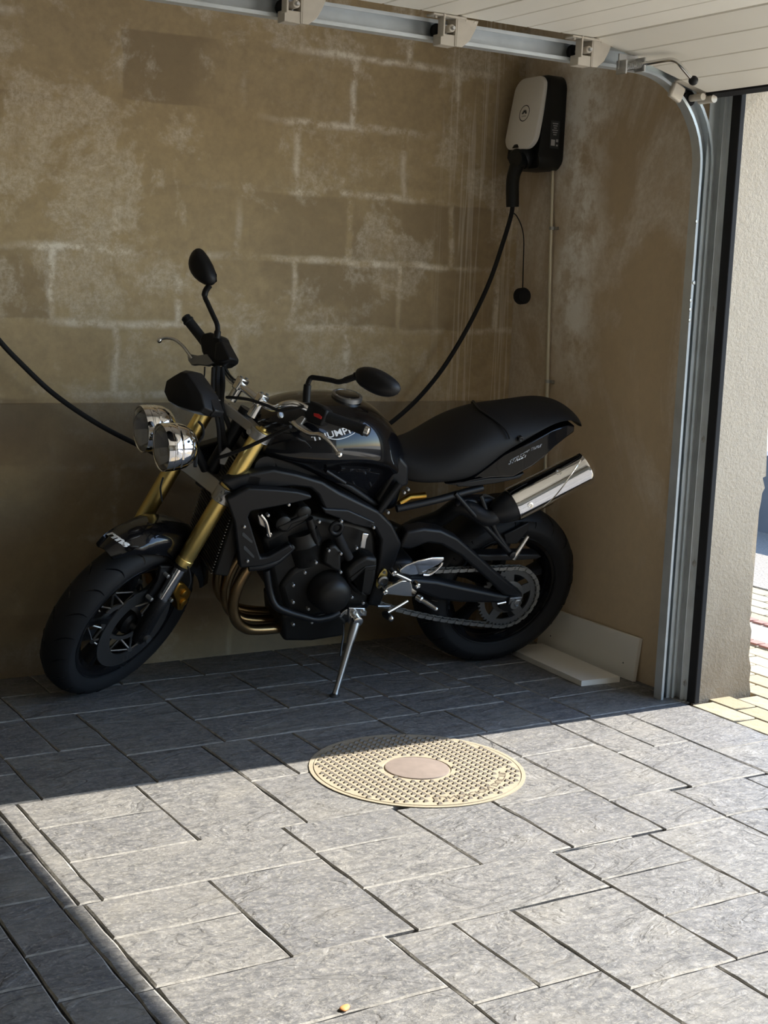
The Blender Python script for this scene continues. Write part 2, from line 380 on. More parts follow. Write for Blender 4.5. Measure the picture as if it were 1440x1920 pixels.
# floor: recessed bed, each stamped slab its own piece
floor = structure(boxobj('floor', -2.0, 3.327, -1.8, YB, -.12, -.010, 'mortar'))
SL = [(1.03,1.575,2.805,3.03),(1.03,1.355,3.03,3.26),(1.03,1.355,3.26,3.45),(1.355,1.65,3.02,3.45),(1.65,1.95,3.02,3.35),(1.65,1.8,3.35,3.69),(1.8,1.95,3.35,3.69),
(1.575,1.9,2.84,3.02),(1.575,1.9,2.61,2.84),(1.9,2.17,2.6,3.0),(2.17,2.465,2.595,2.91),(2.17,2.465,2.91,3.21),(2.465,2.755,2.815,3.21),(2.465,2.68,2.585,2.815),(2.68,2.95,2.59,2.8),(2.755,3.045,2.8,3.12),
(2.755,2.9,3.12,3.45),(2.9,3.045,3.12,3.45),(2.465,2.755,3.21,3.45),(3.045,3.32,3.02,3.45),(3.045,3.32,2.79,3.02),
(0.985,1.28,2.62,2.805),(0.985,1.28,2.39,2.62),(1.28,1.575,2.385,2.805),(.975,1.03,3.22,3.45),(.975,1.03,2.805,3.22),(.94,.985,2.39,2.805),(.94,.985,1.98,2.39),
(1.575,2.105,2.375,2.61),(2.105,2.4,2.41,2.585),(2.105,2.4,2.195,2.41),(2.4,2.68,2.195,2.585),(.985,1.5,2.14,2.39),(.985,1.5,1.9,2.14),(1.5,1.66,2.06,2.375),(1.66,1.815,2.06,2.375),(1.815,2.105,1.97,2.37),(2.105,2.4,1.97,2.195),(1.5,1.815,1.7,2.06),(1.815,2.04,1.6,1.97),(2.04,2.34,1.6,1.97),
(1.26,1.42,3.8,4.13),(1.1,1.26,3.8,4.13),(1.1,1.42,3.45,3.8),(1.42,1.73,3.69,4.13),(1.42,1.65,3.45,3.69),(1.73,2.06,3.92,4.16),(1.73,2.26,3.69,3.92),(2.06,2.34,3.92,4.16),(1.26,1.73,4.13,4.38),(1.73,2.06,4.16,4.38),(2.06,2.34,4.16,4.38),(1.95,2.26,3.45,3.69),(1.95,2.17,3.0,3.45)]
def fill_slabs(S, x0, x1, y0, y1, sizes, D=.005):
    W = int(round((x1 - x0) / D)); H = int(round((y1 - y0) / D)); occ = np.zeros((W, H), bool)
    for a, b_, c_, d in S:
        i0, i1, j0, j1 = [int(round(v / D)) for v in (a - x0, b_ - x0, c_ - y0, d - y0)]
        occ[max(0, i0):max(0, i1), max(0, j0):max(0, j1)] = True
    rnd = random.Random(4); out = []; ab = int(.08 / D)
    for j in range(H):
        if occ[:, j].all(): continue
        for i in range(W):
            if occ[i, j]: continue
            sx, sy = rnd.choice(sizes); mi, mj = int(sx / D), int(sy / D)
            i2 = i
            while i2 < W and i2 - i < mi and not occ[i2, j]: i2 += 1
            k = i2
            while k < W and not occ[k, j] and k - i2 < ab: k += 1
            if k == W or occ[k, j]: i2 = k
            j2 = j
            while j2 < H and j2 - j < mj and not occ[i:i2, j2].any(): j2 += 1
            k = j2
            while k < H and not occ[i:i2, k].any() and k - j2 < ab: k += 1
            if k == H or occ[i:i2, k].any(): j2 = k
            occ[i:i2, j:j2] = True
            q_ = (x0 + i * D, x0 + i2 * D, y0 + j * D, y0 + j2 * D)
            if (q_[1] - q_[0]) * (q_[3] - q_[2]) > .0015: out.append(q_)
    return out
SL += fill_slabs(SL, .5, 3.32, 1.4, 4.6, [(.3, .4), (.3, .2), (.5, .22), (.16, .32), (.25, .25)])
SL += fill_slabs([(.5, 3.32, 1.4, 4.6)], -2.0, 3.32, -1.8, 4.6, [(.6, .5), (.5, .7), (.9, .45)], .05)
def slab(x0, x1, y0, y1):
    g = .002; x0 += g; x1 -= g; y0 += g; y1 -= g
    pts = []
    def side(ax, ay, bx_, by_):
        L = math.hypot(bx_ - ax, by_ - ay); k = max(2, min(7, int(L / .06)))
        for i in range(k):
            t_ = i / k; jx = random.uniform(-.0025, .0025) if i else 0
            dx, dy = (bx_ - ax) / L, (by_ - ay) / L
            pts.append((ax + dx * L * t_ - dy * jx, ay + dy * L * t_ + dx * jx))
    side(x0, y0, x1, y0); side(x1, y0, x1, y1); side(x1, y1, x0, y1); side(x0, y1, x0, y0)
    cx, cy = (x0 + x1) / 2, (y0 + y1) / 2
    ins = []
    for (x, y) in pts:
        e = random.uniform(.0015, .0055); lx, ly = x1 - cx, y1 - cy
        ins.append((cx + (x - cx) * (1 - e / lx), cy + (y - cy) * (1 - e / ly)))
    h = 0
    b_ = MB().loft([[(x - cx, y - cy, -.011) for x, y in pts], [(x - cx, y - cy, h - .003) for x, y in pts], [(x - cx, y - cy, h) for x, y in ins]], True)
    o = b_.build('slab', 'slate_slab', floor, sharp=12); o.location = (cx, cy, 0)
    o.data.materials.append(MATS['chipped_edge'])
    for p in o.data.polygons:
        if len(p.vertices) == 4 and p.center.z > -.003 and p.center.z < -.0001 and p.normal.z > .1: p.material_index = 1
    return o
for k in range(4): SL.append((3.32, 3.359, 3.452 + .287 * k, 3.452 + .287 * (k + 1)))
for s_ in SL: slab(*s_)

# outside ground
pav = structure(boxobj('pavement', 3.325, 30, -25, 30, -.14, -.026, 'mortar'))
structure(boxobj('pavement_far', 6.5, 40, -25, 30, -.1, -.01, 'pale_paving'))
boxobj('bounce_paving', 3.63, 6.3, -25, 2.3, -.05, -.004, 'pale_paving', pav)  # unseen pale paving, widened to bounce daylight onto the door and interior
pm = MB().box((0, 0, 0), (.196, .098, .03)).build('paver', 'yellow_paver', pav, .003, 1)
pme = pm.data; first = True
def paver(x, y, dx, dy):
    global first
    if first: o = pm; first = False
    else:
        o = pm.copy(); COL.objects.link(o)
    o.location = (x, y, -.0175 + random.uniform(-.0015, .0015)); o.rotation_euler = (0, 0, math.pi / 2 + random.uniform(-.012, .012))
cnt = 0
xs = [3.377 + .104 * i for i in range(8)] + [4.56 + .104 * i for i in range(5)]
for i, x in enumerate(xs):
    for j in range(12):
        if x < 3.68 and 2.5 + .204 * j + (.1 if i % 2 else 0) > 3.50: continue
        paver(x, 2.5 + .204 * j + (.1 if i % 2 else 0), .1, .2)
boxobj('drain_bed', 4.155, 4.505, 1.5, 6.5, -.02, .0, 'kerb_stone', pav)
for xx in (4.185, 4.475):
    for j in range(34):
        if j == 0 and xx < 4.2: rb = MB().box((0, 0, 0), (.052, .055, .02)).build('brick', 'red_brick', pav, .002, 1); o = rb
        else: o = rb.copy(); COL.objects.link(o)
        o.location = (xx, 3.0 + .064 * j, -.002)
boxobj('gravel_strip', 5.05, 6.3, 2.3, 25, -.03, .0, 'gravel', pav)
gw = boxobj('garden_wall', 6.3, 6.5, -6, 20, -.1, .46, 'shaded_wall'); gw.location = (0, 0, 0)
tag(gw, 'low garden wall with bluish shade painted in, beyond the gravel outside the doorway', 'wall')

# ---- manhole cover
mh = empty('manhole_cover', (2.123, 3.247, 0)); tag(mh, 'round sand-coloured iron manhole cover with studs set in the paving', 'manhole cover')
MB().lathe((0, 0, 0), (0, 0, 1), [(.0, .308), (.003, .308), (.003, .297), (.0005, .296)], 64, False).build('rim', 'cast_iron', mh)
MB().lathe((0, 0, 0), (0, 0, 1), [(.0004, .2945), (.0035, .294), (.0035, .098), (.001, .097), (.001, .0)], 64).build('lid', 'cast_iron', mh)
MB().lathe((0, 0, 0), (0, 0, 1), [(.0008, .0925), (.0045, .0915), (.005, .088), (.005, .001)], 48).build('centre_disc', 'iron_disc', mh)
st_ = MB()
for i in range(-12, 13):
    for j in range(-14, 15):
        x, y = i * .0245, j * .0205 + (.01 if i % 2 else 0); r_ = math.hypot(x, y)
        if r_ > .284 or r_ < .104: continue
        th = math.degrees(math.atan2(y, x))
        if .228 < r_ < .256 and -118 < th < -25: continue
        a_ = math.radians(30)
        p_ = [(x - .0075, y - .006), (x + .0075, y - .006), (x, y + .008)]
        q_ = [(x - .004, y - .003), (x + .004, y - .003), (x, y + .0045)]
        v_ = [(a, b2, .0035) for a, b2 in p_] + [(a, b2, .0085) for a, b2 in q_]
        st_.add(v_, [(0, 1, 4, 3), (1, 2, 5, 4), (2, 0, 3, 5), (3, 4, 5)])
so = st_.build('stud_pattern', 'iron_stud_shaded', mh); so['kind'] = 'stuff'
lt = MB()
v_, f_ = text_mesh('FUNDICION DUCTIL')
vv_ = []
for a, b2 in v_:
    th = math.radians(-112 + 80 * a); r_ = .233 + .02 * b2
    vv_.append((r_ * math.cos(th), r_ * math.sin(th), .0052))
lt.add(vv_, f_); lt.build('lettering', 'iron_stud_shaded', mh)

# ---- sectional door, parked overhead
DY0, DY1, DZ = OY + .02, 3.452, 2.105
door = empty('sectional_door', (2.0, 1.0, DZ)); tag(door, 'cream sectional garage door parked open overhead under the ceiling', 'garage door')
def dpart(mb, name, mat, parent=door, **k):
    o = mb.build(name, mat, parent, **k)
    if parent is door: o.location = (-2.0, -1.0, -DZ)
    return o
PH = .487
def panel(xa, za, xb, zb):
    d = np.array([xb - xa, zb - za]); L = np.linalg.norm(d); d /= L; n_ = np.array([-d[1], d[0]])
    pr = [(0.003, .004), (.007, 0)]
    for k in (.25, .5, .75): pr += [(L * k - .004, 0), (L * k, .003), (L * k + .004, 0)]
    pr += [(L - .007, 0), (L - .003, .004), (L - .003, .04), (.003, .04)]
    ring = [(xa + d[0] * s + n_[0] * h, za + d[1] * s + n_[1] * h) for s, h in pr]
    mb = MB(); mb.loft([[(x, DY0, z) for x, z in ring], [(x, DY1 - .0, z) for x, z in ring]], True)
    return dpart(mb, 'door_panel', 'cream_paint', sharp=20)
seams = [3.25 - PH * k for k in range(6)]
ENDX, ENDZ = 3.235, 1.995
panel(2.763, DZ, ENDX, ENDZ)
for k in range(4): panel(2.763 - PH * (k + 1), DZ, 2.763 - PH * k, DZ)
dd = nrm(np.array([ENDX - 2.763, 0, ENDZ - DZ]))
dpart(MB().prism([(ENDX, DY0, ENDZ + .045), (ENDX + .028, DY0, ENDZ + .03), (ENDX + .03, DY0, ENDZ - .012), (ENDX - .002, DY0, ENDZ - .004)], (0, DY1 - DY0 + .01, 0)), 'bottom_seal', 'black_rubber')
for xs_ in (2.763, 2.276, 1.789):
    hg = empty('hinge', (xs_ - 2.0, 0 - 1.0, 0)); hg.parent = door
    Z0 = -.001
    def hp(mb, nm, mt_): 
        o = mb.build(nm, mt_, hg, bevel=.0012, seg=1); return o
    mb = MB()
    mb.box((-.03, 3.462, Z0 - .004), (.11, .04, .006)); mb.box((-.002, 3.475, Z0 - .04), (.005, .045, .082)); mb.box((-.05, 3.455, Z0 - .03), (.006, .03, .06))
    hp(mb, 'bracket', 'hinge_cream')
    gs = [(0, -.004), (0, -.082), (.02, -.081), (.045, -.06), (.062, -.03), (.072, -.004)]
    hp(MB().prism([(a, 3.452, Z0 + z) for a, z in gs], (0, .004, 0)), 'gusset', 'hinge_cream')
    hp(MB().box((-.026, 3.475, Z0 - .066), (.05, .04, .03)), 'knuckle', 'hinge_cream')
    hp(MB().tube([(-.024, 3.44, Z0 - .036), (-.024, 3.495, Z0 - .036)], .0105, 12), 'roller_sleeve', 'hinge_cream')
    hp(MB().tube([(-.024, 3.43, Z0 - .036), (-.024, 3.51, Z0 - .036)], .0055, 10), 'roller_stem', 'zinc')
    hp(MB().lathe((-.024, 3.506, Z0 - .036), (0, 1, 0), [(0, .006), (0, .02), (.004, .023), (.014, .023), (.018, .02), (.018, .006)], 24), 'roller', 'black_rubber')
    bl = MB()
    for bx_ in (-.07, .03, .058): bl.ball((bx_, 3.455, Z0 - .008), .005, 8)
    hp(bl, 'rivet', 'hinge_cream')
# bottom roller bracket
bb = empty('bottom_bracket', (3.2 - 2.0, 3.47 - 1.0, 2.0 - DZ)); bb.parent = door
mb = MB(); mb.box((0, 0, .01), (.15, .05, .006), rotm((0, 1, 0), .232)); mb.build('bracket_plate', 'hinge_cream', bb, .001, 1)
MB().box((-.06, .025, -.008), (.05, .02, .05), rotm((0, 1, 0), .4)).build('bracket_lug', 'hinge_cream', bb, .006, 2)
MB().tube([(.045, -.035, -.022), (.045, .03, -.022)], .0125, 14).build('roller_sleeve', 'hinge_cream', bb)
MB().tube([(.012, -.02, -.018), (.012, .035, -.018)], .011, 14).build('pivot_sleeve', 'hinge_cream', bb)
MB().lathe((.012, .04, -.02), (0, 1, 0), [(0, .006), (0, .022), (.018, .022), (.018, .006)], 24).build('roller', 'black_rubber', bb)
# sprung latch with knob
lk = empty('latch', (2.98 - 2.0, 3.46 - 1.0, 2.05 - DZ)); lk.parent = door
LO = np.array([2.98, 3.46, 2.05])
rod = [pl(x, y, 1, Y_) - LO for x, y, Y_ in ((1172, 126, 3.42), (1200, 121, 3.41), (1240, 114, 3.34), (1258, 112, 3.30), (1270, 116, 3.28), (1279, 126, 3.27), (1300, 151, 3.26))]
MB().tube(smooth_path(rod, 5), .0062, 12).build('rod', 'polished_alloy', lk)
MB().ball(rod[-1], .0145, 16).build('knob', 'black_plastic', lk)
sp_ = MB(); a_, b2 = rod[0], rod[1]
hel = [a_ + (b2 - a_) * t_ + .011 * np.array([0, math.cos(t_ * 62), math.sin(t_ * 62)]) for t_ in np.linspace(0, 1, 90)]
sp_.tube(hel, .0018, 5).build('spring', 'zinc', lk)
mb = MB(); mb.box((a_ + b2) / 2 + np.array([0, .022, .012]), (.075, .006, .045)); mb.box(a_ + np.array([-.008, .006, .0]), (.006, .045, .04)); mb.box(b2 + np.array([.006, .006, .0]), (.006, .045, .04))
mb.build('latch_bracket', 'zinc', lk, .001, 1)

# ---- roller track: vertical, bend, horizontal
tr = empty('door_track', (3.3, 3.52, 0)); tag(tr, 'galvanised steel roller track curving from floor to ceiling beside the doorway', 'door track')
TX, TZ, TR = 3.295, 2.068, .30
path = [(TX, z) for z in (0.0, .4, .8, 1.2, 1.6, TZ - TR)] + [(TX - TR + TR * math.cos(a), TZ - TR + TR * math.sin(a)) for a in np.linspace(0, math.pi / 2, 14)[1:]] + [(x, TZ) for x in (2.6, 2.0, 1.2, .3, -.6)]
def sweep(path, prof_):
    rings = []
    for i, (x, z) in enumerate(path):
        a = path[max(i - 1, 0)]; c_ = path[min(i + 1, len(path) - 1)]
        t_ = nrm(np.array([c_[0] - a[0], c_[1] - a[1]])); n_ = np.array([t_[1], -t_[0]])   # outward
        rings.append([(x + n_[0] * h, y, z + n_[1] * h) for h, y in prof_])
    return rings
W_ = .029
cp = [(W_, 3.498), (W_, 3.536), (-W_, 3.536), (-W_, 3.498), (-W_ + .010, 3.498), (-W_ + .010, 3.501), (-W_ + .003, 3.501), (-W_ + .003, 3.533), (W_ - .003, 3.533), (W_ - .003, 3.501), (W_ - .010, 3.501), (W_ - .010, 3.498)]
o = MB().loft(sweep(path, cp), True).build('channel', 'galvanised', tr, sharp=30); o.location = (-3.3, -3.52, 0)
mb = MB(); mb.box((3.345, 3.4885, 1.0), (.004, .069, 2.0)); mb.box((3.322, 3.511, 1.0), (.045, .004, 2.0)); mb.box((3.335, 3.472, 1.0), (.018, .003, 2.0))
o = mb.build('wall_angle', 'galvanised', tr, .001, 1); o.location = (-3.3, -3.52, 0)
for (x, y) in ((1334, 579), (1317, 823), (1300, 1056), (1283, 1280)):
    p_ = pl(x, y, 0, 3.343)
    o = MB().lathe((0, 0, 0), (-1, 0, 0), [(0, .013), (.002, .013), (.002, .008), (.008, .0075), (.008, .001)], 12).build('bolt', 'zinc', tr, sharp=30); o.location = (p_[0] - 3.3, p_[1] - 3.52, p_[2])
for (x, y) in ((1301, 530), (1295, 563), (1294, 580), (1293, 600), (1306, 415)):
    p_ = pl(x, y, 1, 3.497)
    o = MB().lathe((0, 0, 0), (0, -1, 0), [(0, .007), (.004, .006), (.0045, .001)], 10).build('rivet', 'zinc', tr); o.location = (p_[0] - 3.3, -.022, p_[2])
gk = boxobj('door_gasket', 3.338, 3.36, JY - .028, JY + .012, 0, 2.06, 'black_rubber', None, .003); tag(gk, 'black rubber weather seal running up the edge of the stucco jamb', 'door seal')
gk.data.transform(Matrix.Translation((-3.35, -JY, 0))); gk.location = (3.35, JY, 0)

# ---- loose boards
bd = empty('board', (3.335, 4.0, 0)); tag(bd, 'white melamine board standing on edge, leaning against the right wall', 'board')
v0 = [fl(1025, 1207), fl(1188, 1279)]
yb0, yb1 = 3.712, 4.275
Rb = rotm((0, 1, 0), .10)
o = MB().box((0, 0, .0785), (.016, yb1 - yb0, .157), None).build('panel', 'white_board', bd, .0006, 1); o.rotation_euler = (0, .12, 0); o.location = (-.004, (yb0 + yb1) / 2 - 4.0, .0012)
for (yy, zz) in ((3.775, .055), (4.2, .055)):
    d_ = MB().lathe((0, 0, 0), (-1, 0, 0), [(0, .003), (.0006, .003), (.0006, .0005)], 8).build('dowel_hole', 'steel_dark', bd); d_.rotation_euler = (0, .12, 0); d_.location = (-.004 - .0078 + .12 * zz, yy - 4.0, zz)
bd2 = empty('board', (3.22, 3.98, 0)); tag(bd2, 'white melamine board lying flat on the floor behind the rear tyre', 'board')
mb = MB().box((0, 0, .0105), (.165, .50, .020)).build('panel', 'white_board', bd2, .0006, 1); mb.rotation_euler = (0, 0, -.07); mb.location = (-.005, .005, 0)

# ---- conduit and charger
cd_ = empty('conduit_pipe', (3.345, 4.37, .0)); tag(cd_, 'thin pale metal conduit running down the right wall below the charger', 'conduit')
pt = [pl(1037, 310, 0, 3.348), pl(1031, 530, 0, 3.348), pl(1025.8, 747, 0, 3.348)]
dz_ = (pt[2] - pt[0]) / (pt[2][2] - pt[0][2])
pt.append(pt[2] + dz_ * (.02 - pt[2][2]))
MB().tube([p_ - np.array([3.345, 4.37, 0]) for p_ in pt], .008, 12).build('tube', 'conduit_brass', cd_)
for (x, y) in ((1035, 428), (1027, 715)):
    p_ = pl(x, y, 0, 3.348) - np.array([3.345, 4.37, 0]); mb = MB()
    mb.tube([p_ + np.array([0, 0, -.006]), p_ + np.array([0, 0, .006])], .0105, 12); mb.box(p_ + np.array([.006, -.018, 0]), (.008, .022, .011)); mb.build('clip', 'zinc', cd_)

ch = empty('wall_charger', (3.36, 4.435, 1.98)); tag(ch, 'black wall charger box with pale rounded face plate, mounted near the corner', 'wall charger')
CY, CZ = 4.435, 1.98
def rrect(hy, hz, r, k=6):
    out = []
    for (sy, sz, a0) in ((1, 1, 0), (-1, 1, 90), (-1, -1, 180), (1, -1, 270)):
        for a in np.linspace(a0, a0 + 90, k): out.append((sy * (hy - r) + r * math.cos(math.radians(a)), sz * (hz - r) + r * math.sin(math.radians(a))))
    return out
bodyr = rrect(.102, .172, .045)
def depth_at(z): return .082 + (.13 - .082) * min(1, max(0, (.165 - z) / .27)) if z > -.10 else .13 + (-.10 - z) * -.55
rings = []
for f_, sc in ((0, .97), (.06, 1), (.8, 1), (1.0, .95)):
    rings.append([(-depth_at(z) * f_ - .0005, y * sc, z * (sc if f_ < .5 else 1 - (1 - sc) * .6)) for y, z in bodyr])
MB().loft(rings, True).build('housing', 'charger_black', ch, sharp=50)
face = rrect(.094, .135, .05, 8)
tilt = math.atan((.13 - .082) / .27)
def facept(y, z, off): 
    # z along the tilted face, measured from its middle at height .03
    return (-(.108 - z * math.sin(tilt)) - off * math.cos(tilt), y, .034 + z * math.cos(tilt))
rings = [[facept(y, z, -.012) for y, z in face], [facept(y, z, .006) for y, z in face], [facept(y * .97, z * .98, .009) for y, z in face]]
fp_ = MB().loft(rings, True).build('face_plate', 'charger_face', ch, sharp=50)
mb = MB(); rg = []
for a in np.linspace(0, 2 * math.pi, 36, endpoint=False): rg.append((a,))
r0 = [facept(.031 * math.cos(a[0]), .031 * math.sin(a[0]), .0094) for a in rg]; r1 = [facept(.0275 * math.cos(a[0]), .0275 * math.sin(a[0]), .0094) for a in rg]
mb.loft([r0, r1], False)
for k in range(8):                               # petal emblem
    an = math.radians(8 + 164 * k / 7); L1, L0 = .016, .003
    d_ = np.array([math.cos(an), math.sin(an)]); s_ = np.array([-d_[1], d_[0]])
    pp = [d_ * L0, d_ * .010 + s_ * .0026, d_ * L1 + s_ * .0012, d_ * L1 - s_ * .0012, d_ * .010 - s_ * .0026]
    mb.add([facept(-p_[0], p_[1] - .002, .0096) for p_ in pp], [(0, 1, 2, 3, 4)])
v_, f_ = text_mesh('HUAWEI')
mb.add([facept(.012 - .024 * a, -.014 + .006 * b2, .0096) for a, b2 in v_], f_)
mb.build('emblem', 'steel_dark', fp_)
mb = MB(); mb.box((-.048, -.1026, -.045), (.042, .0006, .10)).build('rating_label', 'steel_dark', ch)
mb = MB()
for k in range(6): mb.box((-.048, -.1032, -.005 - .008 * k), (.026 - .006 * (k % 3), .0004, .003))
mb.box((-.055, -.1032, -.074), (.018, .0004, .022)); mb.box((-.036, -.1032, -.066), (.010, .0004, .010)); mb.box((-.036, -.1032, -.083), (.008, .0004, .006))
v_, f_ = text_mesh('FusionCharge'); 
mb.build('label_print', 'grey_print', ch)
MB().lathe((-.112, .015, -.125), nrm((-.86, 0, -.5)), [(-.03, .052), (.0, .052), (.008, .046), (.008, .034), (-.02, .034)], 28).build('holster_ring', 'charger_black', ch, sharp=40)

cb = empty('charging_cable', (3.25, 4.45, 1.85)); tag(cb, 'black charging plug and thick cable hanging from the wall charger behind the motorcycle', 'charging cable')
CO = np.array([3.25, 4.45, 1.85])
def pY(x, y, Y): return pl(x, y, 1, Y) - CO
hd_ = [pY(986, 288, 4.45), pY(975, 300, 4.45), pY(965, 322, 4.45), pY(961, 345, 4.45), pY(961, 388, 4.45)]
MB().tube(smooth_path(hd_, 5), [.03] * 4 + [.031, .031, .03, .028, .027, .026] + [.025] * 10 + [.024], 18).build('plug_handle', 'charger_black', cb, sharp=50)
MB().lathe(pY(972, 297, 4.44), nrm((-.9, -.3, -.1)), [(-.02, .034), (.012, .036), (.022, .03), (.022, .002)], 24).build('plug_head', 'charger_black', cb, sharp=40)
kp = [(961, 386, 4.45), (958, 405, 4.452), (944, 452, 4.46), (915, 535, 4.475), (868, 630, 4.49), (812, 715, 4.5), (740, 787, 4.51), (620, 868, 4.52), (480, 905, 4.52), (360, 880, 4.52), (250, 830, 4.515), (175, 790, 4.51), (100, 738, 4.505), (40, 682, 4.50), (-5, 634, 4.50), (-60, 560, 4.51), (-110, 470, 4.53), (-140, 400, 4.55), (-150, 370, 4.56), (-165, 385, 4.56), (-172, 450, 4.57), (-176, 560, 4.575), (-178, 640, 4.578)]
MB().tube(smooth_path([pY(*k_) for k_ in kp], 7), .0085, 12).build('cable', 'black_rubber', cb)
hk = pY(-152, 388, 4.56)
MB().tube(smooth_path([hk + np.array([0, .042, .03]), hk + np.array([0, .0, .012]), hk + np.array([0, -.03, .016]), hk + np.array([0, -.036, .04])], 4), .005, 8).build('wall_hook', 'zinc', cb)
sp2 = smooth_path([pY(959, 398, 4.449), pY(968, 404, 4.44), pY(978, 425, 4.44), pY(982, 450, 4.44), pY(981, 500, 4.44), pY(980, 543, 4.44)], 5)
cs = MB().tube(sp2, .0022, 8).build('cap_cord', 'black_rubber', cb)
MB().lathe(pY(979, 555, 4.44), (0, -1, .1), [(-.018, .012), (-.018, .028), (-.014, .0315), (.012, .0315), (.018, .028), (.018, .004)], 20).build('plug_cap', 'black_rubber', cb, sharp=40)
# dry leaf in a joint
lf = fl(645, 1893)
o = MB().pillow([(.016 * math.cos(a) * (1 + .3 * math.cos(a)), .008 * math.sin(a), 0) for a in np.linspace(0, 2 * math.pi, 14, endpoint=False)], (0, 0, 1), .004).build('dry_leaf', 'leaf', None); o.location = (lf[0], lf[1], .002); o.rotation_euler = (.1, .1, .6)
tag(o, 'small dry orange leaf lying in a joint of the sunlit paving', 'leaf')

# ================================================================== the motorcycle
WB, RAKE, TRAIL = 1.395, math.radians(24.3), .0953
HEAD, LEAN, STEER, BP = 3.03966, .30579, .57294, .00718
MM = rotm((0, 0, 1), HEAD) @ rotm((1, 0, 0), -LEAN) @ rotm((0, 1, 0), BP)
MT = np.array([3.00256, 4.21476, .0051])
AX = np.array([-math.sin(RAKE), 0, math.cos(RAKE)]); PERP = np.array([math.cos(RAKE), 0, math.sin(RAKE)])
PIV = np.array([WB + TRAIL, 0, 0]); RS = rotm(AX, STEER)
O_ = MM.T @ (CC - MT); OS = RS.T @ (O_ - PIV) + PIV
def B(px, py, y):                      # pixel -> bike frame, on the plane at lateral offset y
    d = MM.T @ ray(px, py); return O_ + d * (y - O_[1]) / d[1]
def S(px, py, y):                      # pixel -> steered frame, then to bike frame
    d = RS.T @ (MM.T @ ray(px, py)); return st(OS + d * (y - OS[1]) / d[1])
def st(p): return RS @ (np.asarray(p, float) - PIV) + PIV
def Bn(px, py, p0, nv):                # pixel -> plane through p0 with normal nv (bike frame)
    d = MM.T @ ray(px, py); return O_ + d * (((p0 - O_) @ nv) / (d @ nv))
def zf(x0, y0, s): return lambda pts: [(x0 + a / s, y0 + c_ / s) for a, c_ in pts]
Z3, Z4, Z5, Z6 = zf(330, 680, 3.2), zf(400, 900, 3.789), zf(700, 900, 3.4286), zf(700, 720, 3.2727)
ZE, ZG, ZK, ZL, ZW = zf(500, 900, 7.2), zf(540, 1080, 7.2), zf(700, 1030, 9.0), zf(540, 680, 6.26), zf(180, 1040, 6.545)
ZH, ZT, ZB = zf(235, 740, 9.6), zf(360, 680, 7.2), zf(280, 560, 8.0)

moto = empty('motorcycle', tuple(MT)); moto.rotation_euler = Matrix(MM.tolist()).to_euler()
tag(moto, 'black naked motorcycle with gold forks and twin round headlights leaning on its side stand', 'motorcycle')
BK = {}
def part(mb, name, mat, parent=moto, **k):
    o = mb.build(name, mat, parent, **k); BK.setdefault(name, o); return o
def plate(name, pts, y, thick, mat, bevel=.006, parent=moto, mirror=False, seg=3):
    poly = [B(px, py, y) for px, py in pts]
    o = part(MB().prism(poly, (0, -thick, 0)), name, mat, parent, bevel=bevel, seg=seg)
    if mirror:
        part(MB().prism([p_ * np.array([1, -1, 1]) for p_ in poly], (0, thick, 0)), name, mat, parent, bevel=bevel, seg=seg)
    return o
def btube(name, pts, ys, r, mat, parent=moto, fn=B, n=12, k=6, smooth=True):
    if not isinstance(ys, (list, tuple)): ys = [ys] * len(pts)
    P_ = [fn(px, py, y) for (px, py), y in zip(pts, ys)]
    if isinstance(r, (list, tuple)) and smooth:
        rr = []
        for i in range(len(r) - 1): rr += list(np.linspace(r[i], r[i + 1], k, endpoint=False))
        r = rr + [r[-1]]
    return part(MB().tube(smooth_path(P_, k) if smooth else P_, r, n), name, mat, parent)

# ---- wheels
def tire_profile(R, w, rim):
    h = w / 2; pr = []
    pr.append((-h * .72, rim)); pr.append((-h * .88, rim + .018)); pr.append((-h * .99, R - h * .74))
    for a in np.linspace(-80, 80, 11):
        a = math.radians(a); pr.append((h * math.sin(a), R - h * .78 + h * .78 * math.cos(a)))
    pr += [(h * .99, R - h * .74), (h * .88, rim + .018), (h * .72, rim)]
    return pr
def wheel(name, c, R, w, fn, rimr, spokes, hubr):
    root = part(MB().lathe(c, (0, 1, 0), [(-w * .36, rimr + .004), (-w * .36, rimr - .012), (-w * .30, rimr - .02), (-w * .22, rimr - .035), (w * .22, rimr - .035), (w * .30, rimr - .02), (w * .36, rimr - .012), (w * .36, rimr + .004)], 72, False), name, 'gloss_black', moto, sharp=50)
    ti = part(MB().lathe(c, (0, 1, 0), tire_profile(R, w, rimr), 96, False), 'tire', 'tire_rubber', root, sharp=60)
    c = np.asarray(c, float)
    part(MB().lathe(c, (0, 1, 0), [(-.06, hubr * .7), (-.05, hubr), (.05, hubr), (.06, hubr * .7)], 28), 'hub', 'satin_black', root)
    for k in range(spokes):
        a = 2 * math.pi * k / spokes + .35
        d = np.array([math.cos(a), 0, math.sin(a)]); s_ = np.array([-math.sin(a), 0, math.cos(a)]); yv = np.array([0, 1., 0])
        rings = []
        for r_, ww, tt in ((hubr * .8, .022, .03), ((hubr + rimr) / 2, .014, .022), (rimr - .03, .022, .028)):
            rings.append([c + d * r_ + s_ * ww * i_ + yv * tt * j_ for i_, j_ in ((-1, -.6), (-.6, -1), (.6, -1), (1, -.6), (1, .6), (.6, 1), (-.6, 1), (-1, .6))])
        part(MB().loft(rings), 'spoke', 'satin_black', root)
    if fn:
        for o in [root] + [ch_ for ch_ in root.children]:
            for v in o.data.vertices: v.co = st(v.co)
    return root, ti
rw, rt = wheel('rear_wheel', (0, 0, .315), .315, .168, None, .218, 5, .055)
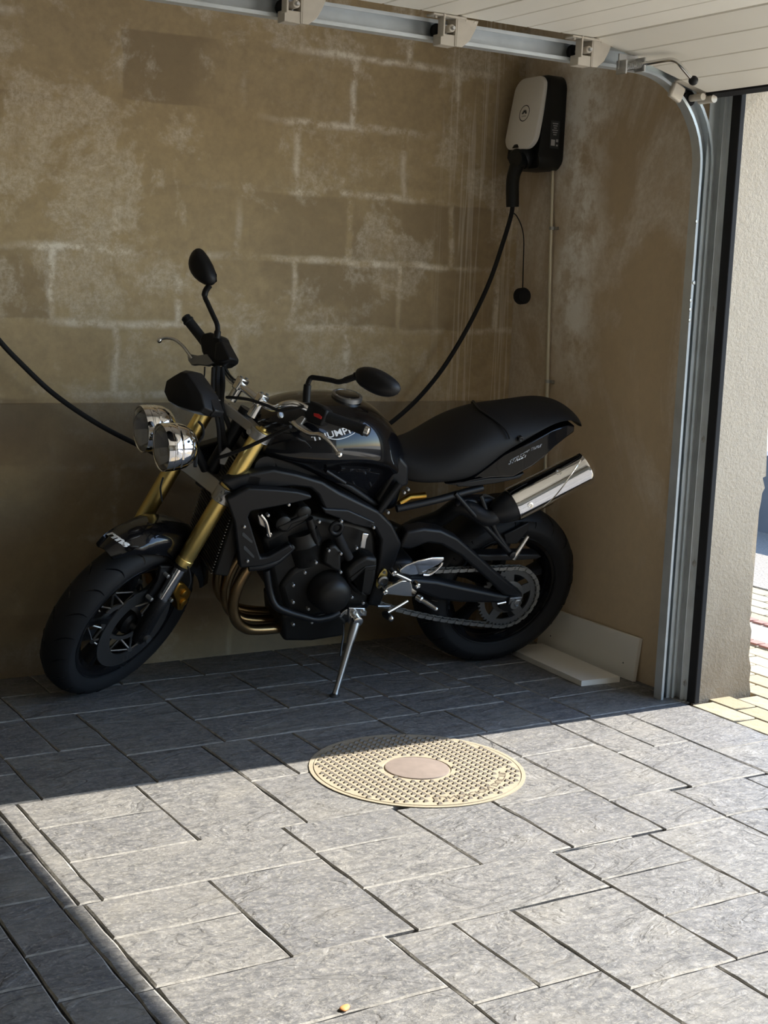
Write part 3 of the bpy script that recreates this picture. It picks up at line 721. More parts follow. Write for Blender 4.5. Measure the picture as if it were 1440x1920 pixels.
fwv, ft = wheel('front_wheel', (WB, 0, .30), .30, .12, st, .2175, 5, .04)
# front tyre sipes: shallow bands cut over the shoulder
def sipe(c, R, w, fn, a0, side, parent):
    pts = []
    for t_ in np.linspace(0, 1, 7):
        ph = math.radians(12 + 62 * t_) * side; a = a0 + .10 * t_ + .05 * math.sin(t_ * 3)
        h = w / 2; rr = R - h * .78 + h * .78 * math.cos(ph) - .0006
        pts.append(fn((c[0] + rr * math.cos(a), h * math.sin(ph), c[2] + rr * math.sin(a))))
    return pts
sp_ = MB()
for k in range(20):
    for side in (-1, 1):
        sp_.tube(sipe((WB, 0, .30), .30, .12, st, 2 * math.pi * k / 20 + (.15 if side > 0 else 0), side, ft), [.0008, .0022, .0026, .0026, .0026, .002, .0008], 5)
part(sp_, 'tread_groove', 'gloss_black', fwv)['kind'] = 'stuff'
sp_ = MB()
for k in range(20):
    for side in (-1, 1):
        sp_.tube(sipe((0, 0, .315), .315, .168, lambda p: np.asarray(p), 2 * math.pi * k / 20 + (.15 if side > 0 else 0), side, rt), [.0008, .0022, .0026, .0026, .0026, .002, .0008], 5)
part(sp_, 'tread_groove', 'gloss_black', rw)['kind'] = 'stuff'
# rim edges: thin satin black lip lines
def ringtube(c, R, y, r, fn, n=96): return MB().tube([fn((c[0] + R * math.cos(a), y, c[2] + R * math.sin(a))) for a in np.linspace(0, 2 * math.pi, n, endpoint=False)], r, 6, False, True)
part(ringtube((WB, 0, .30), .2195, .0455, .0016, st), 'rim_lip', 'satin_black', fwv)
part(ringtube((0, 0, .315), .2200, .066, .0016, lambda p: np.asarray(p)), 'rim_lip', 'satin_black', rw)
# front discs with drilled band and alloy carriers
def disc(y, parent):
    c = np.array([WB, 0, .30])
    mb = MB(); mb.lathe(c + np.array([0, y - .0022, 0]), (0, 1, 0), [(0, .108), (0, .155), (.0045, .155), (.0045, .108), (0, .108)], 72, False)
    o = part(mb, 'brake_disc', 'disc_steel', parent, sharp=30)
    h = MB()
    for k in range(36):
        for r_, off in ((.120, 0), (.131, .06), (.142, .1)):
            a = 2 * math.pi * k / 36 + off
            for sg in (-1, 1): h.lathe(c + np.array([r_ * math.cos(a), y + sg * .0024, r_ * math.sin(a)]), (0, sg, 0), [(0, .0033), (.0001, .0033), (.0001, .0003)], 7)
    h2 = part(h, 'drill_hole', 'steel_dark', o); h2['kind'] = 'stuff'
    cr = MB()
    for k in range(10):
        a = 2 * math.pi * k / 10; a2 = a + math.pi / 10
        p0 = c + np.array([.112 * math.cos(a), y, .112 * math.sin(a)])
        for aa in (a - .33, a + .33):
            cr.tube([p0, c + np.array([.062 * math.cos(aa), y, .062 * math.sin(aa)])], .0036, 6)
        q0 = c + np.array([.112 * math.cos(a + math.pi / 5), y, .112 * math.sin(a + math.pi / 5)])
        cr.tube([p0, q0], .0032, 6)
        cr.lathe(p0 + np.array([0, -.005, 0]), (0, 1, 0), [(0, .008), (.010, .008)], 10)
    cr.lathe(c + np.array([0, y - .004, 0]), (0, 1, 0), [(0, .052), (0, .066), (.008, .066), (.008, .052)], 40, False)
    part(cr, 'disc_carrier', 'disc_steel', o)
    for oo in (o, h2, o.children[-1]):
        for v in oo.data.vertices: v.co = st(v.co)
    return o
disc(.068, moto); disc(-.068, moto)
# rear sprocket and chain
c0 = np.array([0, .105, .315]); RSP = .113
mb = MB(); rings = []
N = 44 * 4
for y_, s_ in ((-.0035, 1), (.0035, 1)):
    rings.append([c0 + np.array([(RSP + (.005 if (i % 4) < 2 else -.003)) * math.cos(2 * math.pi * i / N), y_, (RSP + (.005 if (i % 4) < 2 else -.003)) * math.sin(2 * math.pi * i / N)]) for i in range(N)])
rings.append([c0 + np.array([.092 * math.cos(2 * math.pi * i / N), .0035, .092 * math.sin(2 * math.pi * i / N)]) for i in range(N)])
rings.append([c0 + np.array([.092 * math.cos(2 * math.pi * i / N), -.0035, .092 * math.sin(2 * math.pi * i / N)]) for i in range(N)])
mb.loft([rings[0], rings[1], rings[2], rings[3]], False, True)
spk = part(mb, 'rear_sprocket', 'sprocket_steel', moto, sharp=30)
mb = MB()
for k in range(5):
    a = 2 * math.pi * k / 5 + .2; d = np.array([math.cos(a), 0, math.sin(a)]); s_ = np.array([-math.sin(a), 0, math.cos(a)])
    mb.prism([c0 + d * .05 - s_ * .02 + np.array([0, .003, 0]), c0 + d * .096 - s_ * .017 + np.array([0, .003, 0]), c0 + d * .096 + s_ * .017 + np.array([0, .003, 0]), c0 + d * .05 + s_ * .02 + np.array([0, .003, 0])], (0, -.006, 0))
mb.lathe(c0 + np.array([0, -.004, 0]), (0, 1, 0), [(0, .064), (.008, .064), (.012, .05), (.012, .02)], 36)
part(mb, 'sprocket_spider', 'sprocket_steel', spk)
part(MB().lathe(c0 + np.array([0, -.002, 0]), (0, 1, 0), [(0, .050), (.030, .046), (.030, .018)], 32), 'sprocket_carrier', 'satin_black', spk)
f0 = np.array([.600, .105, .405]); RF = .042
pts = []
dv = f0 - c0; base = math.atan2(dv[2], dv[0]); L_ = math.hypot(dv[0], dv[2]); al = math.acos((.120 - RF) / L_)
for a in np.linspace(base + al, base - al + 2 * math.pi, 60): pts.append(c0 + .120 * np.array([math.cos(a), 0, math.sin(a)]))
lo = c0 + .120 * np.array([math.cos(base - al), 0, math.sin(base - al)]); lo2 = f0 + RF * np.array([math.cos(base - al), 0, math.sin(base - al)])
for t_ in np.linspace(0, 1, 30)[1:]: pts.append(lo + (lo2 - lo) * t_ + np.array([0, 0, -.022 * math.sin(math.pi * t_)]))
for a in np.linspace(base - al, base + al, 20)[1:]: pts.append(f0 + RF * np.array([math.cos(a), 0, math.sin(a)]))
hi = c0 + .120 * np.array([math.cos(base + al), 0, math.sin(base + al)])
for t_ in np.linspace(0, 1, 30)[1:-1]: pts.append(pts[-1] * 0 + (f0 + RF * np.array([math.cos(base + al), 0, math.sin(base + al)])) * (1 - t_) + hi * t_)
seg_ = [np.linalg.norm(pts[(i + 1) % len(pts)] - pts[i]) for i in range(len(pts))]; cum = np.concatenate([[0], np.cumsum(seg_)])
NL = int(cum[-1] / .01588); mb = MB()
def at(d):
    d %= cum[-1]; i = int(np.searchsorted(cum, d, 'right')) - 1; i = min(i, len(pts) - 1); t_ = (d - cum[i]) / max(seg_[i], 1e-9)
    return pts[i] * (1 - t_) + pts[(i + 1) % len(pts)] * t_
for k in range(NL):
    a_, b_ = at(k * cum[-1] / NL), at((k + 1) * cum[-1] / NL); m_ = (a_ + b_) / 2; t_ = nrm(b_ - a_); R3 = np.stack([t_, [0, 1, 0], np.cross(t_, [0, 1, 0])], 1)
    wd = .0105 if k % 2 else .0075
    for sg in (-1, 1): mb.box(m_ + np.array([0, sg * wd, 0]), (.0215 if k % 2 else .0185, .0022, .0125), R3)
    mb.lathe(a_ - np.array([0, .012, 0]), (0, 1, 0), [(0, .0042), (.024, .0042)], 8)
part(mb, 'chain', 'chain_steel')['kind'] = 'stuff'

# ---- swingarm
arch = Z5([(170, 440), (215, 335), (330, 312), (440, 325), (545, 375), (650, 465), (800, 600), (965, 735), (960, 765), (845, 748), (700, 612), (560, 490), (440, 420), (350, 408), (240, 450)])
plate('swingarm_arch', arch, .148, .055, 'satin_black', .012)
low = Z5([(300, 640), (420, 652), (560, 684), (800, 735), (850, 742), (965, 752), (975, 785), (930, 805), (840, 805), (780, 795), (560, 792), (420, 775), (300, 725), (180, 700), (180, 640)])
plate('swingarm', low, .145, .05, 'satin_black', .012)
part(MB().prism([np.array([x, -.148, z]) for x, z in ((.50, .50), (.40, .52), (.02, .35), (-.05, .34), (-.05, .29), (.02, .285), (.40, .39), (.50, .42))], (0, .045, 0)), 'swingarm', 'satin_black', bevel=.012)
part(MB().box((.46, 0, .46), (.09, .28, .09)), 'swingarm_pivot', 'satin_black', bevel=.02)
ax_ = MB(); ax_.lathe(np.array([0, -.165, .315]), (0, 1, 0), [(0, .014), (0, .018), (.33, .018), (.33, .010)], 12); part(ax_, 'rear_axle', 'grey_alloy')
p_ = B(968, 1128, .155)
plate('axle_block', Z5([(880, 760), (960, 752), (940, 805), (900, 815), (870, 800)]), .158, .012, 'grey_alloy', .002)
part(MB().lathe(p_ + np.array([0, 0, 0]), (0, 1, 0), [(0, .0165), (.012, .0165), (.014, .012), (.008, .011), (.008, .002)], 6), 'axle_nut', 'grey_alloy')
btube('chain_adjuster', Z5([(795, 797), (850, 785)]), .152, .005, 'polished_alloy', smooth=False)
plate('chain_guard', Z5([(640, 478), (740, 482), (900, 478), (1060, 480), (1085, 495), (1050, 512), (900, 520), (740, 524), (640, 520)]), .125, .05, 'black_plastic', .006)
plate('rear_hugger', Z5([(840, 352), (905, 322), (1003, 272), (998, 325), (925, 412), (850, 412)]), .10, .012, 'black_plastic', .004)
hg = []
for a in np.linspace(math.radians(25), math.radians(105), 16):
    rr = .332; hg.append([(rr * math.cos(a) * k_, y_, .315 + rr * math.sin(a) * k_) for y_, k_ in ((-.098, .90), (-.075, .985), (-.03, 1.0), (.03, 1.0), (.075, .985), (.098, .90), (.092, .895), (.07, .97), (.03, .985), (-.03, .985), (-.07, .97), (-.092, .895))])
hg = [[(p[0], p[1], p[2]) for p in r] for r in [[(q_[0] * 1.0, q_[1], q_[2]) for q_ in r] for r in hg]]
# hugger covers the front upper quarter of the tyre (bike faces +x)
hg = [[(abs(p[0]) if False else -p[0] if p[0] < 0 and False else p[0], p[1], p[2]) for p in r] for r in hg]
part(MB().loft([[( -p[0] if False else p[0], p[1], p[2]) for p in r] for r in hg]), 'hugger_shell', 'black_plastic', sharp=60)

# ---- main frame, engine
spar = Z4([(60, 15), (250, -40), (430, -75), (600, -40), (780, 15), (900, 90), (1180, 225), (1275, 320), (1342, 455), (1292, 600), (1185, 905), (1100, 895), (1150, 720), (1178, 560), (1190, 430), (1150, 350), (1000, 318), (800, 232), (745, 110), (690, 62), (560, 50), (300, 75), (130, 85)])
plate('frame_spar', spar, .150, .045, 'satin_black', .009, mirror=True)
plate('frame_strut', Z4([(770, 195), (800, 205), (960, 215), (1150, 300), (1150, 350), (1000, 320), (795, 240)]), .158, .05, 'satin_black', .005)
part(MB().tube([np.array([1.02, 0, .78]), np.array([.955, 0, .93])], .042, 20), 'steering_head', 'satin_black')
part(MB().tube([np.array([1.0, -.12, .86]), np.array([1.0, .12, .86])], .035, 14), 'head_gusset', 'satin_black')
cowl = Z4([(95, 140), (250, 60), (450, 70), (600, 85), (700, 112), (700, 135), (560, 170), (270, 225), (248, 265), (290, 400), (338, 555), (400, 545), (550, 458), (575, 490), (470, 575), (350, 615), (190, 628), (150, 300)])
plate('radiator_cowl', cowl, .182, .03, 'satin_black', .006, mirror=True)
for a_, c_ in (((205, 375), (278, 450)), ((215, 470), (290, 555))):
    (x0, y0), (x1, y1) = Z4([a_, c_])
    plate('cowl_slot', [(x0, y0), (x0 + 3, y0), (x1, y1 - 4), (x1, y1), (x1 - 3, y1 - 1), (x0, y0 + 6)], .1832, .004, 'steel_dark', .0005)
part(MB().box((1.075, 0, .67), (.05, .30, .36), rotm((0, 1, 0), -.2)), 'radiator', 'engine_black', bevel=.006)
mb = MB()
for k in range(34): mb.box((1.105 + .2 * (.17 - .0103 * k) * 0 - (-.17 + .0103 * k) * .2, 0, .67 + (-.17 + .0103 * k)), (.004, .28, .003))
part(mb, 'radiator_fins', 'grey_alloy')['kind'] = 'stuff'
block = Z4([(345, 420), (520, 330), (700, 240), (1000, 300), (1150, 350), (1180, 560), (1110, 890), (960, 905), (900, 960), (560, 950), (450, 880), (400, 640)])
plate('engine_block', block, .125, .27, 'engine_black', .02)
plate('cylinder_head', ZE([(110, 640), (150, 560), (240, 500), (320, 525), (385, 480), (430, 370), (520, 355), (600, 410), (590, 470), (545, 560), (360, 660), (290, 715), (200, 715)]), .155, .29, 'engine_black', .008)
for cx, cy, r_ in ((225, 585, .026), (500, 440, .024)):
    p_ = B(*ZE([(cx, cy)])[0], .152)
    part(MB().lathe(p_, (0, 1, 0), [(-.02, r_), (.004, r_), (.008, r_ * .8), (.009, .002)], 26), 'cam_cap', 'engine_black')
plate('head_rail', ZE([(150, 640), (560, 455), (570, 520), (520, 550), (350, 600), (290, 690), (200, 700)]), .165, .02, 'engine_black', .006)
# cylinder barrel: drum lying against the block
pA, pB = B(*ZE([(450, 640)])[0], .10), B(*ZE([(545, 1060)])[0], .10)
part(MB().tube([pA, pA * .65 + pB * .35, pA * .62 + pB * .38, pA * .6 + pB * .4, pB], [.057, .061, .064, .061, .056], 28), 'cylinder_barrel', 'engine_black', sharp=60)
part(MB().tube([B(*ZE([(575, 520)])[0], .16), B(*ZE([(610, 640)])[0], .16), B(*ZE([(612, 642)])[0], .16), B(*ZE([(685, 870)])[0], .15)], [.013, .013, .009, .008], 14), 'coil_stick', 'engine_black')
# crankcase covers
pc = B(*Z4([(830, 800)])[0], .17); rad = .065
part(MB().lathe(pc + np.array([0, -.06, 0]), (0, 1, 0), [(0, rad * 1.08), (.05, rad * 1.08), (.055, rad * 1.02), (.085, rad * .98), (.102, rad * .82), (.110, rad * .5), (.112, .003)], 40), 'alternator_cover', 'engine_black', sharp=50)
plate('starter_cover', ZE([(770, 1130), (800, 980), (850, 900), (940, 885), (1010, 960), (1010, 1200), (1010, 1260), (880, 1210)]), .172, .06, 'engine_black', .014)
plate('sprocket_cover', Z4([(945, 655), (1010, 590), (1090, 545), (1172, 560), (1155, 700), (1120, 830), (1010, 810), (960, 740)]), .182, .06, 'engine_black', .012)
plate('sprocket_cover_rib', Z4([(970, 700), (1080, 615), (1160, 605), (1155, 640), (1085, 650), (985, 730), (1090, 825), (1050, 820)]), .186, .01, 'engine_black', .003)
plate('crankcase', Z4([(470, 760), (560, 640), (760, 560), (960, 640), (1110, 800), (1100, 900), (960, 915), (700, 990), (520, 940)]), .14, .27, 'engine_black', .018)
plate('sump', Z4([(485, 965), (560, 945), (900, 945), (950, 1000), (930, 1112), (700, 1148), (500, 1148)]), .10, .20, 'engine_black', .012)
ptr = B(*ZE([(940, 650)])[0], .165)
part(MB().tube([ptr + .0195 * np.array([math.cos(a), 0, math.sin(a)]) for a in np.linspace(0, 2 * math.pi, 28, endpoint=False)], .0075, 10, False, True), 'hose_ring', 'satin_black')
btube('breather_hose', ZE([(955, 735), (1010, 860), (1110, 1050)]), [.155, .155, .15], .0155, 'black_rubber')
btube('coolant_pipe', Z4([(375, 640), (400, 790), (440, 890), (520, 935), (640, 970), (730, 990), (830, 972), (890, 940)]), [.14, .15, .165, .17, .175, .175, .172, .165], .0125, 'satin_black')
btube('coolant_pipe', Z4([(560, 470), (450, 570), (350, 610), (250, 620)]), [.14, .165, .17, .165], .014, 'satin_black')
btube('clamp_hook', Z4([(335, 245), (375, 300), (395, 380), (400, 400)]), .172, .006, 'polished_alloy')
part(MB().tube([B(*Z4([(397, 388)])[0], .172) + .0065 * np.array([math.cos(a), 0, math.sin(a)]) for a in np.linspace(0, 2 * math.pi, 20, endpoint=False)], .0026, 8, False, True), 'horn_ring', 'polished_alloy')
plate('horn_bracket', Z4([(315, 250), (345, 235), (385, 300), (370, 345), (330, 320)]), .165, .012, 'brushed_alloy', .003)
plate('clutch_lever_arm', Z4([(1062, 378), (1108, 385), (1092, 420), (1080, 490), (1040, 485), (1055, 420)]), .165, .01, 'polished_alloy', .003)
bolts = Z4([(219, 333), (243, 577)]), ZE([(840, 955), (1003, 997), (1000, 1247), (667, 1117), (517, 1253), (360, 1420), (710, 565), (20, 478), (300, 335), (1010, 560), (1215, 920)]), Z4([(568, 750), (567, 870), (676, 918), (1065, 875), (985, 835), (568, 1028), (700, 1012), (1140, 338)]), Z5([(95, 210), (200, 82), (225, 62)])
for grp, y_ in zip(bolts, (.186, .178, .182, .165)):
    for px, py in grp:
        part(MB().lathe(B(px, py, y_), (0, 1, 0), [(-.012, .0052), (.002, .0052), (.0038, .0035), (.0038, .001)], 10), 'bolt', 'zinc')
# exhaust headers
hp_ = Z4([(300, 560), (225, 660), (165, 780), (140, 900), (165, 1000), (240, 1065), (330, 1085), (480, 1085), (620, 1080)])
for y_, dx, dy in ((.085, 0, 0), (.0, 0, 0), (-.085, 0, 0)):
    P_ = [B(px, py, .085) * np.array([1, 0, 1]) + np.array([0, y_ * (1 if i < 5 else 1 - .12 * (i - 4)), 0]) for i, (px, py) in enumerate(hp_)]
    part(MB().tube(smooth_path(P_, 6), .0185, 16), 'exhaust_header', 'header_steel')
# ---- side stand
plate('stand_bracket', ZG([(822, 430), (1040, 436), (1066, 480), (1062, 540), (885, 545), (850, 600), (822, 655)]), .172, .008, 'polished_alloy', .002)
plate('stand_bracket', ZG([(683, 545), (760, 468), (806, 450), (806, 530), (762, 518), (720, 562)]), .165, .006, 'polished_alloy', .0015)
for px, py in ZG([(895, 480), (1018, 485)]): part(MB().lathe(B(px, py, .172), (0, 1, 0), [(0, .0085), (.008, .0085), (.008, .005), (.004, .005), (.004, .001)], 12), 'stand_bolt', 'zinc')
top = B(*ZG([(925, 590)])[0], .185); foot = MM.T @ (fl(627, 1306) - MT)
ls = [top + (foot - top) * t_ for t_ in (0, .06, .25, .3, .9, .97)]
sd_ = part(MB().tube(ls, [.0145, .016, .014, .0115, .0095, .011], 14), 'side_stand', 'brushed_alloy')
part(MB().lathe(top + np.array([0, -.012, 0]), (0, 1, 0), [(0, .017), (.028, .017), (.03, .012), (.03, .002)], 20), 'stand_pivot', 'polished_alloy', sd_)
fw_ = MM.T @ np.array([0, 0, 1.])
part(MB().lathe(foot, fw_, [(-.0, .016), (.005, .018), (.009, .010)], 18), 'stand_foot', 'grey_alloy', sd_)
btube('stand_spring', ZG([(745, 640), (745, 800), (722, 950), (705, 1080)]), [.15, .16, .18, .2], .0035, 'steel_dark')
# ---- rider peg, heel guard, gear lever
plate('peg_hanger', ZK([(170, 720), (235, 650), (480, 530), (615, 522), (650, 570), (668, 660), (745, 715), (700, 800), (560, 800), (240, 765)]), .205, .014, 'polished_alloy', .004)
btube('hanger_arm', ZK([(345, 400), (480, 460), (615, 525)]), .203, .0075, 'polished_alloy')
for px, py in ZK([(345, 397), (195, 718), (478, 355), (745, 610)]): part(MB().lathe(B(px, py, .206), (0, 1, 0), [(-.02, .0095), (.006, .0095), (.008, .006), (.005, .005), (.005, .001)], 14), 'hanger_bolt', 'polished_alloy')
plate('heel_guard', ZK([(450, 345), (560, 270), (760, 195), (1000, 140), (1195, 138), (1200, 180), (1100, 260), (900, 360), (760, 425), (640, 438), (490, 405)]), .222, .007, 'chrome', .003)
btube('heel_guard_loop', ZK([(835, 430), (900, 435), (965, 420), (1060, 350), (1140, 270), (1165, 220)]), .221, .005, 'chrome')
pk = [B(*ZK([(735, 800)])[0], .215), B(*ZK([(1055, 1005)])[0], .285)]
pg = part(MB().tube([pk[0], pk[0] * .75 + pk[1] * .25, pk[0] * .7 + pk[1] * .3, pk[1]], [.011, .012, .0085, .0075], 12), 'foot_peg', 'polished_alloy')
part(MB().ball(pk[1], .008), 'peg_tip', 'polished_alloy', pg)
gl = btube('gear_lever', ZK([(575, 870), (400, 975), (240, 1065)]), [.2, .21, .22], .0062, 'polished_alloy')
gp = [B(*ZK([(190, 1085)])[0], .2), B(*ZK([(300, 1165)])[0], .25)]
part(MB().tube(gp, .0115, 14), 'lever_rubber', 'black_rubber', gl)
part(MB().ball(gp[1], .0095), 'lever_tip', 'polished_alloy', gl)
btube('shift_rod', ZK([(70, 960), (280, 960)]), .18, .005, 'brushed_alloy', smooth=False)
gf = plate('pivot_flange', ZK([(185, 328), (225, 345), (245, 400), (235, 470), (200, 570), (120, 660), (75, 665), (45, 620), (60, 520), (120, 400)]), .160, .009, 'gold_plate', .002)
part(MB().lathe(B(*ZK([(150, 515)])[0], .16), (0, 1, 0), [(-.01, .0185), (.010, .0185), (.012, .012), (.004, .011), (.004, .002)], 18), 'pivot_nut', 'grey_alloy', gf)
for px, py in ZK([(182, 388), (95, 628)]): part(MB().lathe(B(px, py, .161), (0, 1, 0), [(-.004, .005), (.003, .005), (.003, .001)], 10), 'flange_screw', 'grey_alloy', gf)
# ---- subframe, passenger peg
btube('subframe_tube', Z5([(150, 185), (400, 130), (560, 85), (700, 50)]), [.13, .13, .125, .12], .0125, 'satin_black')
btube('subframe_tube', Z5([(40, 200), (95, 120), (170, 20)]), .135, .0135, 'satin_black')
btube('peg_bracket', Z5([(525, 85), (640, 215), (760, 340), (885, 475)]), [.135, .15, .16, .165], .0085, 'satin_black')
btube('peg_bracket', Z5([(690, 100), (740, 230), (800, 350), (885, 475)]), [.125, .145, .155, .165], .0085, 'satin_black')
rp = btube('passenger_peg', Z5([(900, 505), (925, 465), (995, 360)]), [.172, .175, .18], [.0095, .0095, .006], 'polished_alloy', k=3)
part(MB().lathe(B(*Z5([(890, 478)])[0], .17), (0, 1, 0), [(-.012, .013), (.01, .013), (.012, .008), (.012, .002)], 16), 'peg_pivot', 'satin_black')
# ---- exhaust silencers
def silencer(sgn):
    a = B(960, 947, .15); b_ = B(1100, 876, .15)
    if sgn < 0: a = a * np.array([1, -1, 1]); b_ = b_ * np.array([1, -1, 1])
    d = nrm(b_ - a); L = np.linalg.norm(b_ - a)
    o = part(MB().lathe(a, d, [(-.004, .050), (0, .0585), (.012, .060), (L * .93, .058), (L * .93 + .004, .0605), (L * .93 + .012, .0605), (L * .93 + .016, .057), (L, .054), (L + .012, .04), (L + .012, .03), (L - .03, .03)], 56, True), 'silencer', 'chrome', sharp=35)
    part(MB().lathe(a, d, [(-.075, .030), (-.05, .045), (-.012, .0545), (.001, .0545)], 40), 'inlet_cone', 'satin_black', o)
    side = np.array([0, 1. * sgn, 0]); up = nrm(np.cross(d, side)) * sgn; up = up if up[2] > 0 else -up
    s2 = nrm(np.cross(d, up)); s2 = s2 if s2[1] * sgn > 0 else -s2
    for t_, an in ((.14, .15), (.62, 1.15)):
        pt_ = a + d * L * t_; nn = s2 * math.cos(an) + up * math.sin(an)
        part(MB().lathe(pt_ + nn * .056, nn, [(0, .011), (.006, .011), (.0065, .006), (.004, .005), (.004, .001)], 14), 'silencer_bolt', 'polished_alloy', o)
    seam = []
    for t_ in np.linspace(.3, .92, 14):
        an = -.5 + 1.7 * (t_ - .3) / .62; nn = s2 * math.cos(an) + up * math.sin(an); seam.append(a + d * L * t_ + nn * .0588)
    part(MB().tube(seam, .0022, 6), 'seam_line', 'chrome', o)
    return a, d
sa, sdv = silencer(1); silencer(-1)
lp = [sa - sdv * .05, sa - sdv * .1, B(*Z5([(560, 170)])[0], .10), B(*Z5([(420, 250)])[0], .04), np.array([.42, 0, .52]), np.array([.5, 0, .30]), np.array([.62, 0, .2])]
part(MB().tube(smooth_path(lp, 5), .030, 18), 'link_pipe', 'satin_black')
plate('exhaust_shield', Z5([(530, 150), (600, 125), (760, 120), (845, 160), (845, 235), (800, 250), (600, 235), (530, 200)]), .12, .05, 'satin_black', .02)
part(MB().tube([B(*Z5([(165, 150)])[0], .06), B(*Z5([(230, 110)])[0], .05), B(*Z5([(330, 100)])[0], .04)], .012, 12), 'shock_reservoir', 'gold_caliper')
# ---- tank, seat, tail
def xsec(x, zt, zb, w, wb, k=1.0):
    half = [(0, zt), (w * .38, zt - .006 * k), (w * .66, zt - .026 * k), (w * .87, zt - .068 * k), (w * .985, zt - .125 * k), (w, zt - .150 * k), (w * .45 + wb * .55, zt - .178 * k), (wb, zb + .012), (wb * .8, zb)]
    return [(x, y, z) for y, z in half] + [(x, -y, z) for y, z in half[::-1][:-1]]
tk = [xsec(1.045, .955, .900, .060, .045, .3), xsec(1.02, .985, .885, .105, .085, .5), xsec(.96, 1.018, .875, .155, .125, .75), xsec(.88, 1.040, .85, .18, .14, .9), xsec(.79, 1.050, .80, .188, .13, 1.), xsec(.70, 1.048, .755, .180, .115, 1.),
      xsec(.62, 1.025, .70, .158, .100, 1.), xsec(.555, .980, .665, .128, .092, .9), xsec(.505, .915, .66, .105, .085, .8), xsec(.475, .86, .68, .085, .07, .6)]
part(MB().loft(tk), 'fuel_tank', 'gloss_black', subsurf=2, sharp=180)
capc = B(648, 745, -.01) * np.array([1, 0, 1]); capc[2] = 1.049
cp_ = part(MB().lathe(capc, (-.05, 0, 1), [(-.01, .05), (.004, .05), (.006, .047), (.006, .041), (.004, .040)], 40, False), 'filler_ring', 'grey_alloy', sharp=30)
part(MB().lathe(capc, (-.05, 0, 1), [(-.01, .0395), (.005, .0395), (.007, .036), (.0075, .001)], 40), 'filler_cap', 'gloss_black', cp_)
for k in range(6):
    a = k * math.pi / 3 + .3; part(MB().lathe(capc + np.array([.0445 * math.cos(a), .0445 * math.sin(a), .0055 + .002 * math.cos(a)]), (0, 0, 1), [(0, .003), (.0015, .003), (.0015, .0005)], 8), 'cap_screw', 'zinc', cp_)
def seatsec(x, zt, zb, w, crown):
    half = [(0, zt), (w * .45, zt - crown * .15), (w * .75, zt - crown * .5), (w * .93, zt - crown), (w, (zt - crown + zb) / 2), (w * .98, zb + .01), (w * .85, zb)]
    return [(x, y, z) for y, z in half] + [(x, -y, z) for y, z in half[::-1][:-1]]
stp = Z6([(190, 350), (260, 352), (360, 285), (500, 200), (640, 143), (700, 128), (850, 108), (1000, 97), (1090, 95), (1150, 105), (1195, 140), (1222, 195), (1236, 235)])
stx = [B(px, py, -.02) for px, py in stp]
def topz(x):
    xs_ = [p_[0] for p_ in stx][::-1]; zs_ = [p_[2] for p_ in stx][::-1]; return float(np.interp(x, xs_, zs_))
sbp = [B(px, py, .14) for px, py in Z6([(100, 585), (160, 622), (260, 637), (450, 612), (600, 582), (700, 510), (800, 432), (960, 355), (1100, 282), (1190, 247)])]
def botz(x):
    xs_ = [p_[0] for p_ in sbp][::-1]; zs_ = [p_[2] for p_ in sbp][::-1]; return float(np.interp(x, xs_, zs_))
secs = []
for x, w_, cr_ in ((.535, .075, .02), (.50, .11, .03), (.45, .135, .035), (.39, .15, .04), (.33, .158, .045), (.27, .16, .05), (.21, .155, .055), (.16, .148, .055), (.10, .14, .05), (.04, .13, .045), (-.02, .12, .04), (-.08, .108, .035), (-.13, .095, .03), (-.160, .084, .02), (-.176, .066, .012)):
    zt = topz(x); zb = min(botz(x), zt - .03); secs.append(seatsec(x, zt, zb, w_, min(cr_, (zt - zb) * .6)))
part(MB().loft(secs), 'seat', 'seat_vinyl', subsurf=2, sharp=180)
def seat_pt(x, t_, off=.003):
    zt = topz(x); zb = min(botz(x), zt - .03); w_ = float(np.interp(x, [-.165, -.08, .04, .16, .27, .45], [.07, .108, .13, .148, .16, .135])); cr_ = .05
    yy = math.sin(t_) * w_; return np.array([x, yy * .985, zt - (1 - math.cos(t_)) * (.062) + off - .004])
part(MB().tube([seat_pt(.205 - .05 * abs(math.sin(t_)) ** 1.5, t_) for t_ in np.linspace(-1.45, 1.45, 25)], .0035, 8), 'seat_seam', 'satin_black')
part(MB().lathe(B(*Z6([(905, 338)])[0], .145), (0, 1, 0), [(-.01, .010), (.004, .010), (.005, .006), (.003, .002)], 16), 'seat_button', 'satin_black')
tail = Z6([(440, 615), (600, 585), (700, 512), (800, 436), (960, 358), (1100, 286), (1195, 248), (1238, 255), (1236, 295), (1180, 335), (1110, 390), (1050, 450), (980, 505), (860, 572), (720, 578), (600, 600), (500, 625)])
ty = [.15, .142, .13, .122, .112, .10, .085, .085, .10, .115, .135, .15, .158, .165, .165, .162, .155]
tp = [B(px, py, y_) for (px, py), y_ in zip(tail, ty)]
tin = [p_ * np.array([1, .0, 1]) for p_ in tp]
part(MB().loft([[p_ * np.array([1, -1, 1]) for p_ in tp], tp]), 'tail_fairing', 'gloss_black', bevel=.008, seg=3)
plate('tail_trim', Z6([(500, 612), (720, 577), (860, 570), (930, 545), (900, 580), (760, 610), (600, 632), (520, 632)]), .139, .02, 'satin_black', .004)
plate('side_panel', Z3([(1285, 690), (1300, 640), (1345, 560), (1400, 620), (1400, 740), (1330, 760), (1240, 880), (1200, 835)]), .115, .22, 'satin_black', .012)
plate('airbox_side', Z3([(560, 560), (700, 570), (900, 650), (1060, 740), (1220, 850), (1230, 890), (1020, 760), (880, 690), (700, 680), (600, 640)]), .12, .24, 'black_plastic', .01)
